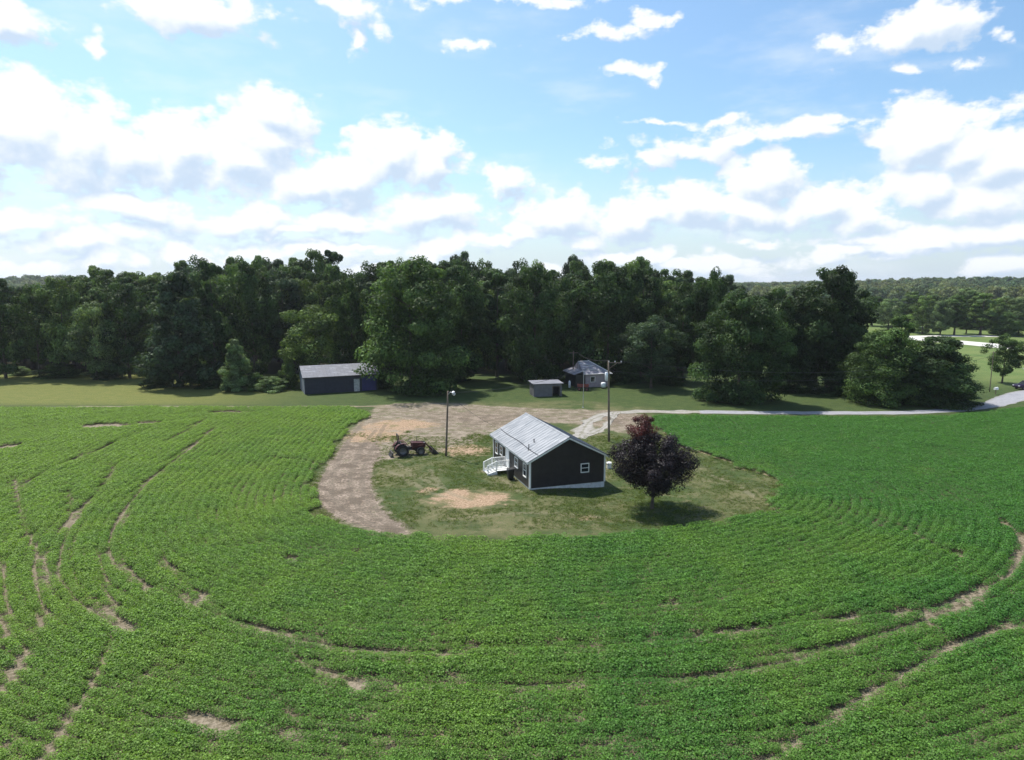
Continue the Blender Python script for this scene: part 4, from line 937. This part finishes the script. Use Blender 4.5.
# ------------------------------------------------------------------ poles and wires
def pole(x, y, h, r0, label, lean=(0, 0), name='utility_pole', cat='utility pole', mat='pole'):
    o = empty(name, (x, y, tz(x, y)), 0, label, cat)
    m = MB(); n = 6; m.tube([(lean[0] * k / n, lean[1] * k / n, -.2 + (h + .2) * k / n) for k in range(n + 1)], [r0 * (1 - .38 * k / n) for k in range(n + 1)], 10); m.build('pole', M[mat], o, True); return o
lx, ly = G(446, 456); LPH = top_z(391, ly)
lp = pole(lx, ly, LPH, .13, 'leaning timber pole with white yard lamp beside the tractor', (.32, 0), 'lamp_pole', 'lamp pole')
m = MB(); m.tube([(.32, 0, LPH - .45), (.55, -.1, LPH - .12), (.95, -.25, LPH - .10)], .028, 8); arm = m.build('lamp_arm', M['galv'], lp)
m = MB(); m.tube([(.85, -.22, LPH - .02), (.95, -.25, LPH - .12), (1.0, -.27, LPH - .30)], [.10, .20, .24], 12); m.build('lamp_shade', M['lamp'], lp, True)
m = MB(); m.tube([(1.0, -.27, LPH - .302), (1.02, -.275, LPH - .46)], [.21, .10], 12); m.build('lamp_bulb', M['light_glass'], lp, True)
up_x, up_y = G(609, 441); UPH = top_z(360, up_y)
upo = pole(up_x, up_y, UPH, .15, 'tall timber utility pole with transformer between the dark house and the purple tree', (-.25, 0))
m = MB(); m.bar((-.25, -.10, UPH - .25), (1.35, .22, UPH - .31), .07, .09); m.bar((-.22, -.02, UPH - 1.0), (.75, .12, UPH - .36), .04); ca = m.build('crossarm', M['pole'], upo)
for q in (0.0, .85, 1.7):
    m = MB(); b = Vector((-.22, -.10, UPH - .19)).lerp(Vector((1.35, .22, UPH - .25)), q / 1.75); m.tube([b, b + Vector((0, 0, .08)), b + Vector((0, 0, .12)), b + Vector((0, 0, .18))], [.03, .06, .035, .05], 8); m.build('insulator', M['lamp'], ca)
m = MB(); c = (-.50, -.18); m.tube([(c[0], c[1], UPH - 2.3), (c[0], c[1], UPH - 2.26), (c[0], c[1], UPH - 1.46), (c[0], c[1], UPH - 1.40)], [.15, .19, .19, .12], 14); m.bar((c[0], c[1], UPH - 1.6), (-.2, 0, UPH - 1.6), .06); tf = m.build('transformer', M['lamp'], upo, True)
m = MB(); m.tube([(c[0], c[1], UPH - 1.40), (c[0], c[1], UPH - 1.15)], [.05, .03], 8); m.build('bushing', M['galv'], tf)
bpx, bpy_ = at_depth(573, 129)
bp = pole(bpx, bpy_, top_z(351, 129), .14, 'dark utility pole close to the west end of the old house', (0, 0))
BPH = top_z(351, 129)
m = MB(); m.bar((-.9, 0, BPH - .35), (.9, 0, BPH - .35), .09, .11); m.build('crossarm', M['pole'], bp)
spx, spy = G(583, 407.5); SPH = top_z(371, spy)
sp_ = pole(spx, spy, SPH, .05, 'thin pale metal mast standing between the old house and the gravel track', (.05, 0), 'metal_mast', 'mast', 'galv')
m = MB(); m.box(-.16, .16, -.16, .16, -.1, .06); m.build('base_plate', M['galv'], sp_)
m = MB(); m.bar((-.25, 0, SPH - .08), (.35, 0, SPH - .08), .05); m.build('bracket', M['galv'], sp_)
rpx, rpy = G(989.5, 392); RPH = top_z(351, rpy)
rpo = pole(rpx, rpy, RPH, .08, 'slim grey utility pole beside the small bare stemmed tree by the driveway', (0, 0), mat='pole')
m = MB(); m.bar((-.35, 0, RPH - .3), (.55, 0, RPH - .3), .07); m.build('crossarm', M['pole'], rpo)
def wire(a, b, sag, label, r=.018):
    a, b = Vector(a), Vector(b); mid_ = [a.lerp(b, t) - Vector((0, 0, sag * 4 * t * (1 - t))) for t in np.linspace(0, 1, 19)]
    m = MB(); m.tube([p - a for p in mid_], r, 5); o = m.build('overhead_wire', M['wire']); o.location = a; tag(o, label, 'wire')
T_up = (up_x + 1.2, up_y + .18, UPH - .1 + tz(up_x, up_y)); T_up2 = (up_x - .2, up_y - .1, UPH - .02)
wire(T_up, (rpx + .3, rpy, RPH - .2), 2.4, 'upper thin wire strung from the transformer pole toward the slim grey pole')
wire((up_x - .2, up_y, UPH - 1.3), (rpx - .2, rpy, RPH - .9), 2.6, 'lower thin wire strung from the transformer pole toward the slim grey pole')
wire(T_up2, (bpx + .7, bpy_, BPH - .25), .6, 'thin wire from the transformer pole back to the dark pole by the old house')
wp = h2w(*on_roof(-1, 3.5, HL + .0, .05)[:2]); wz = on_roof(-1, 3.5, HL, .06)[2]
wire((lx + .33, ly, LPH - .3), (wp[0], wp[1], wz), .35, 'service wire from the lamp pole down to the dark house roof', .014)
wire((lx + .3, ly, LPH - .2), T_up2, .9, 'thin wire from the lamp pole across the yard to the transformer pole')

# ------------------------------------------------------------------ blue shed
def gabled(name, x, y, rz, w, dpt, eave, peak, label, cat, wall_m, roof_m, ov=.35, gable_m=None):
    o = empty(name, (x, y, 0), rz, label, cat); m = MB()
    m.add([(0, 0, -.1), (w, 0, -.1), (w, dpt, -.1), (0, dpt, -.1), (0, 0, eave), (w, 0, eave), (w, dpt, eave), (0, dpt, eave), (0, dpt / 2, peak), (w, dpt / 2, peak)],
          [(0, 1, 5, 4), (2, 3, 7, 6), (3, 2, 1, 0), (4, 5, 9, 8), (6, 7, 8, 9), (1, 2, 6, 9, 5), (3, 0, 4, 8, 7)])
    wo_ = m.build('wall', M[wall_m], o)
    s2 = math.atan2(peak - eave, dpt / 2); m = MB(); ll = dpt / 2 / math.cos(s2) + ov
    for sd in (-1, 1):
        f = lambda u, xx, dz: (xx, dpt / 2 + sd * (u * math.cos(s2) + dz * math.sin(s2)), peak + .05 - u * math.sin(s2) + dz * math.cos(s2))
        m.hexa([f(0, -ov, 0), f(0, w + ov, 0), f(ll, w + ov, 0), f(ll, -ov, 0), f(0, -ov, .05), f(0, w + ov, .05), f(ll, w + ov, .05), f(ll, -ov, .05)])
        xx = -ov + .1
        while xx < w + ov: m.hexa([f(.05, xx, .051), f(.05, xx + .05, .051), f(ll - .01, xx + .05, .051), f(ll - .01, xx, .051), f(.05, xx, .085), f(.05, xx + .05, .085), f(ll - .01, xx + .05, .085), f(ll - .01, xx, .085)]); xx += .6
    ro = m.build('roof', M[roof_m], o); return o, wo_, ro
shx, shy = G(305, 394.5)
sh, shw, shr = gabled('shed', shx, shy, R(23), 12.6, 7.4, 3.0, 4.5, 'long navy blue shed with grey metal roof at the foot of the huge broad tree', 'shed', 'blue_wall', 'shed_roof')
m = MB(); m.add([(-.03, .06, .0), (-.03, 7.34, .0), (-.03, 7.34, 2.95), (-.03, 3.7, 4.42), (-.03, .06, 2.95), (-.004, .06, .0), (-.004, 7.34, .0), (-.004, 7.34, 2.95), (-.004, 3.7, 4.42), (-.004, .06, 2.95)],
               [(0, 1, 2, 3, 4), (9, 8, 7, 6, 5), (0, 5, 6, 1), (1, 6, 7, 2), (2, 7, 8, 3), (3, 8, 9, 4), (4, 9, 5, 0)]); o = m.build('gable_sheet', M['grey_tin'], sh); o['label'] = 'pale grey metal end wall'
m = MB(); m.box(8.45, 9.45, -.06, .01, .02, 2.25); dr = m.build('door', M['old_white'], sh); dr['label'] = 'white door'
m = MB(); m.tube([(9.32, -.06, 1.05), (9.32, -.12, 1.05)], .04, 8); m.build('handle', M['steel'], dr)
m = MB(); m.box(9.9, 12.3, -.05, .01, .05, 2.6); m.build('sliding_door', M['blue_dark'], sh)
m = MB(); m.box(-.35, 12.95, -.40, -.34, 2.78, 2.93); m.build('eave_board', M['black'], sh)

# ------------------------------------------------------------------ grey open shed
gx_, gy_ = G(534, 397); gs = empty('open_shed', (gx_, gy_, 0), R(12), 'small weathered grey shed with flat pale roof on the shaded lawn', 'shed')
m = MB(); w_, d_, h_ = 4.9, 3.2, 2.2; t = .08
m.box(0, 3.2, 0, t, -.05, h_); m.box(4.55, w_, 0, t, -.05, h_); m.box(3.2, 4.55, 0, t, 1.75, h_); m.box(0, t, t + .002, d_, -.05, h_); m.box(w_ - t, w_, t + .002, d_, -.05, h_); m.box(t + .002, w_ - t - .002, d_ - t, d_, -.05, h_); m.build('wall', M['old_wood'], gs)
m = MB(); m.hexa([(-.25, -.35, h_ + .004), (w_ + .25, -.35, h_ + .004), (w_ + .25, d_ + .25, h_ - .0 + .10), (-.25, d_ + .25, h_ + .10), (-.25, -.35, h_ + .07), (w_ + .25, -.35, h_ + .07), (w_ + .25, d_ + .25, h_ + .17), (-.25, d_ + .25, h_ + .17)]); m.build('roof', M['shed_roof'], gs)
m = MB(); m.bar((3.2, -.04, 1.72), (4.55, -.04, 1.72), .09); m.bar((3.24, -.04, 0), (3.24, -.04, 1.68), .08); m.bar((4.51, -.04, 0), (4.51, -.04, 1.68), .08); m.build('door_frame', M['pole'], gs)

# ------------------------------------------------------------------ old house behind
ox, oy = at_depth(585.5, 125); oh = empty('old_house', (ox, oy, 0), R(14), 'old mauve grey house with patched hipped metal roof at the edge of the wood', 'house')
OW, OD, OE, OP = 4.7, 6.4, 2.5, 4.6
m = MB(); m.box(0, OW, 0, OD, -.1, OE); m.build('wall', M['brick'], oh)
m = MB(); v_ = .4; ra, rb = (-v_, OD / 2, OP), (1.6, OD / 2, OP)
m.add([(-v_, -v_, OE - .1), (OW + v_, -v_, OE - .1), (OW + v_, OD + v_, OE - .1), (-v_, OD + v_, OE - .1), ra, rb], [(0, 1, 5, 4), (1, 2, 5), (2, 3, 4, 5), (3, 0, 4), (3, 2, 1, 0)])
M['old_roof'] = roof_mat('patched_roof', (.20, .19, .23), (.30, .29, .33), .7, .0, (.55, .55, .58)); orf = m.build('roof', M['old_roof'], oh)
def orp(u, v): return Vector((-v_, -v_, OE - .1)).lerp(Vector(ra), v).lerp(Vector((OW + v_, -v_, OE - .1)).lerp(Vector(rb), v), u)
nrm_ = (Vector((1, 0, 0)).cross(Vector(ra) - Vector((-v_, -v_, OE - .1)))).normalized()
nrm_ = nrm_ if nrm_.z > 0 else -nrm_
m = MB()
for a, b in (((0, .02), (.98, .03)), ((.05, .42), (.80, .25)), ((.0, .95), (.95, .97)), ((.2, .74), (.72, .60))):
    p, q = orp(*a) + nrm_ * .03, orp(*b) + nrm_ * .03; m.bar(p, q, .30, .05)
m.build('roof_sheet', M['trim'], orf)
m = MB(); m.bar(Vector((OW + v_, -v_, OE - .04)), Vector(rb) + Vector((0, 0, .05)), .26, .08); m.build('hip_cap', M['trim'], orf)
m = MB(); m.box(-1.9, -.01, .2, OD - .2, -.1, 2.35); m.build('lean_to', M['black'], oh)
m = MB(); m.hexa([(-2.3, -.1, 2.36), (-.42, -.1, 3.0), (-.42, OD + .1, 3.0), (-2.3, OD + .1, 2.36), (-2.3, -.1, 2.44), (-.42, -.1, 3.08), (-.42, OD + .1, 3.08), (-2.3, OD + .1, 2.44)]); m.build('lean_to_roof', M['old_roof'], oh)
def owin(x0, x1, z0, z1):
    a = MB(); a.box(x0, x1, -.02, .01, z0, z1); o = a.build('window', M['glass'], oh); b = MB(); t = .08
    b.box(x0 - t, x0 - .001, -.04, .01, z0 - t, z1 + t); b.box(x1 + .001, x1 + t, -.04, .01, z0 - t, z1 + t); b.box(x0, x1, -.04, .01, z1 + .001, z1 + t); b.box(x0, x1, -.05, .01, z0 - t, z0 - .001); b.build('frame', M['trim'], o)
owin(1.0, 1.8, 1.0, 1.9)
m = MB(); m.box(3.9, 4.5, -.05, .01, 1.05, 2.35); m.build('shutter', M['trim'], oh)
# white tank beside the wall, white post at the other end
wx, wy = at_depth(603.3, 123.6); wt_ = empty('water_tank', (wx, wy, 0), R(14), 'small round white tank against the front wall of the old house', 'tank')
m = MB(); m.tube([(0, 0, .25), (0, 0, .30), (0, 0, 1.0), (0, 0, 1.12), (0, 0, 1.16)], [.42, .46, .46, .34, .12], 16); m.build('body', M['lamp'], wt_, True)
m = MB()
for a in (0, 2.09, 4.19): m.box(.34 * math.cos(a) - .04, .34 * math.cos(a) + .04, .34 * math.sin(a) - .04, .34 * math.sin(a) + .04, -.05, .26)
m.build('stand', M['steel'], wt_)
wx, wy = at_depth(569.5, 124.5); gp = empty('gas_bottle', (wx, wy, 0), 0, 'upright white gas bottle on the lawn before the dark pole by the old house', 'gas bottle')
m = MB(); m.tube([(0, 0, .02), (0, 0, .08), (0, 0, 1.15), (0, 0, 1.28), (0, 0, 1.32)], [.17, .21, .21, .12, .05], 14); m.build('body', M['lamp'], gp, True)
m = MB(); m.tube([(0, 0, 1.32), (0, 0, 1.42)], [.10, .10], 10); m.build('collar', M['galv'], gp)

# ------------------------------------------------------------------ rusty red farm wagon
wx, wy = at_depth(583, 121.2); wg = empty('farm_wagon', (wx, wy, 0), R(-8), 'small rusty red farm wagon on the lawn in front of the old house', 'wagon')
m = MB(); m.box(-1.0, 1.0, -.55, .55, .62, .70); m.box(-.95, .95, -.08, .08, .48, .618); m.build('bed', M['steel'], wg)
m = MB(); m.box(-1.0, 1.0, -.55, -.51, .702, 1.12); m.box(-1.0, 1.0, .51, .55, .702, 1.12); m.box(-1.0, -.96, -.509, .509, .702, 1.2); m.box(.96, 1.0, -.509, .509, .702, 1.2); m.build('side_boards', M['rusty'], wg)
for x in (-.7, .7):
    for yy in (-.62, .48):
        m = MB(); m.lathe_y((x, yy, .31), [(.17, .01), (.29, 0), (.31, .07), (.29, .14), (.17, .13)], 18); wh = m.build('wheel', M['rubber'], wg); m = MB(); m.lathe_y((x, yy + .01, .31), [(.03, .04), (.18, .01), (.18, .11), (.03, .08)], 14); m.build('rim', M['rusty'], wh)
m = MB(); m.bar((-1.0, 0, .55), (-1.9, 0, .12), .07); m.build('drawbar', M['steel'], wg)

# ------------------------------------------------------------------ car on the driveway
cx_, cy_ = G(1027, 389.2); car = empty('parked_car', (cx_, cy_, 0), R(4), 'dark purple car on the asphalt drive, cut by the frame edge', 'car')
sideP = [(-2.15, .32), (-2.20, .62), (-2.05, .86), (-1.30, .98), (-.72, 1.42), (.10, 1.56), (1.20, 1.52), (1.85, 1.12), (2.12, 1.00), (2.18, .55), (2.10, .32)]
m = MB(); body_lo = [(-2.15, .32), (-2.20, .62), (-2.05, .86), (-1.25, .97), (1.95, 1.02), (2.14, .92), (2.18, .55), (2.10, .32)]
m.prism_y(body_lo, -.90, .90); cb = m.build('body', M['car'], car, bevel=.07)
m = MB(); g0 = [(-1.22, .96), (1.88, 1.00), (1.30, 1.44), (-.62, 1.44)]
m.hexa([(-1.22, -.82, .96), (1.88, -.82, 1.0), (1.88, .82, 1.0), (-1.22, .82, .96), (-.60, -.66, 1.46), (1.25, -.66, 1.48), (1.25, .66, 1.48), (-.60, .66, 1.46)]); m.build('window', M['glass'], car, bevel=.05)
m = MB(); m.hexa([(-.66, -.68, 1.455), (1.32, -.68, 1.475), (1.32, .68, 1.475), (-.66, .68, 1.455), (-.50, -.58, 1.56), (1.15, -.58, 1.57), (1.15, .58, 1.57), (-.50, .58, 1.56)]); m.build('roof', M['car'], car, bevel=.03)
for x in (-1.35, 1.32):
    for s_ in (-1, 1):
        m = MB(); m.lathe_y((x, s_ * .82, .33), [(.20, -.10), (.31, -.11), (.33, -.06), (.33, .06), (.31, .11), (.20, .10)], 20); wh = m.build('wheel', M['rubber'], car); m = MB(); m.lathe_y((x, s_ * .84, .33), [(.03, -.05), (.21, -.09), (.21, .09), (.03, .05)], 16); m.build('rim', M['rim'], wh)
for s_ in (-1, 1):
    m = MB(); m.box(-2.205, -2.10, s_ * .65 - .17, s_ * .65 + .17, .66, .78); m.build('headlight', M['light_glass'], car)
# white post box by the drive
wx, wy = G(995.5, 394.5); mb_ = empty('mailbox', (wx, wy, 0), R(-70), 'small white mailbox on a short post below the slim grey pole', 'mailbox')
m = MB(); m.box(-.05, .05, -.05, .05, -.1, .85); m.build('post', M['pole'], mb_)
m = MB(); m.prism_y([(-.20, .852), (.20, .852), (.20, 1.1), (.13, 1.24), (0, 1.30), (-.13, 1.24), (-.20, 1.1)], -.35, .35); m.build('box', M['trim'], mb_)

# ------------------------------------------------------------------ copper maple by the house
mx_, my_ = G(652, 505.5)
M['maple'] = leaf_mat('copper_leaves', False, (.019, .0145, .018), .45, .14, .5, .2, (1.3, .7, .7))
M['maple_top'] = leaf_mat('young_copper_leaves', False, (.085, .024, .022), .4, .25, .45, .35, (1.4, .6, .5))
cm, cs = crown_mesh('crown', 777, 'round', 7.0, 3.85, .26, 210, 200, .155, M['maple'], .15, .45)
tm = trunk_mesh('trunk', 778, cs, 7.0, .17, None, .8, 16)
mp = empty('copper_maple', (mx_, my_, tz(mx_, my_)), 0, 'dark purple leaved round tree with reddish top, on the yard grass', 'tree')
mp.scale = (.89, .89, .93)
link(bpy.data.objects.new('crown', cm), mp); link(bpy.data.objects.new('trunk', tm), mp)
cm2, cs2 = crown_mesh('crown_top', 779, 'oval', 3.0, 1.2, .0, 40, 170, .14, M['maple_top'], .27)
o = link(bpy.data.objects.new('crown_top', cm2), mp); o.location = (-1.2, .4, 6.0); o['label'] = 'reddish young foliage at the top'

# ------------------------------------------------------------------ haze: one closed box of thin air
m, N = mat_new('haze'); vp = N.n('ShaderNodeVolumePrincipled'); vp.inputs['Color'].default_value = (.86, .92, 1, 1); vp.inputs['Density'].default_value = .0001; vp.inputs['Anisotropy'].default_value = .3
out = N.n('ShaderNodeOutputMaterial'); N.nt.links.new(vp.outputs[0], out.inputs['Volume'])
hb = MB(); hb.box(-9100, 9100, -3100, 12100, -40, 75); tag(hb.build('haze', m), kind='stuff')
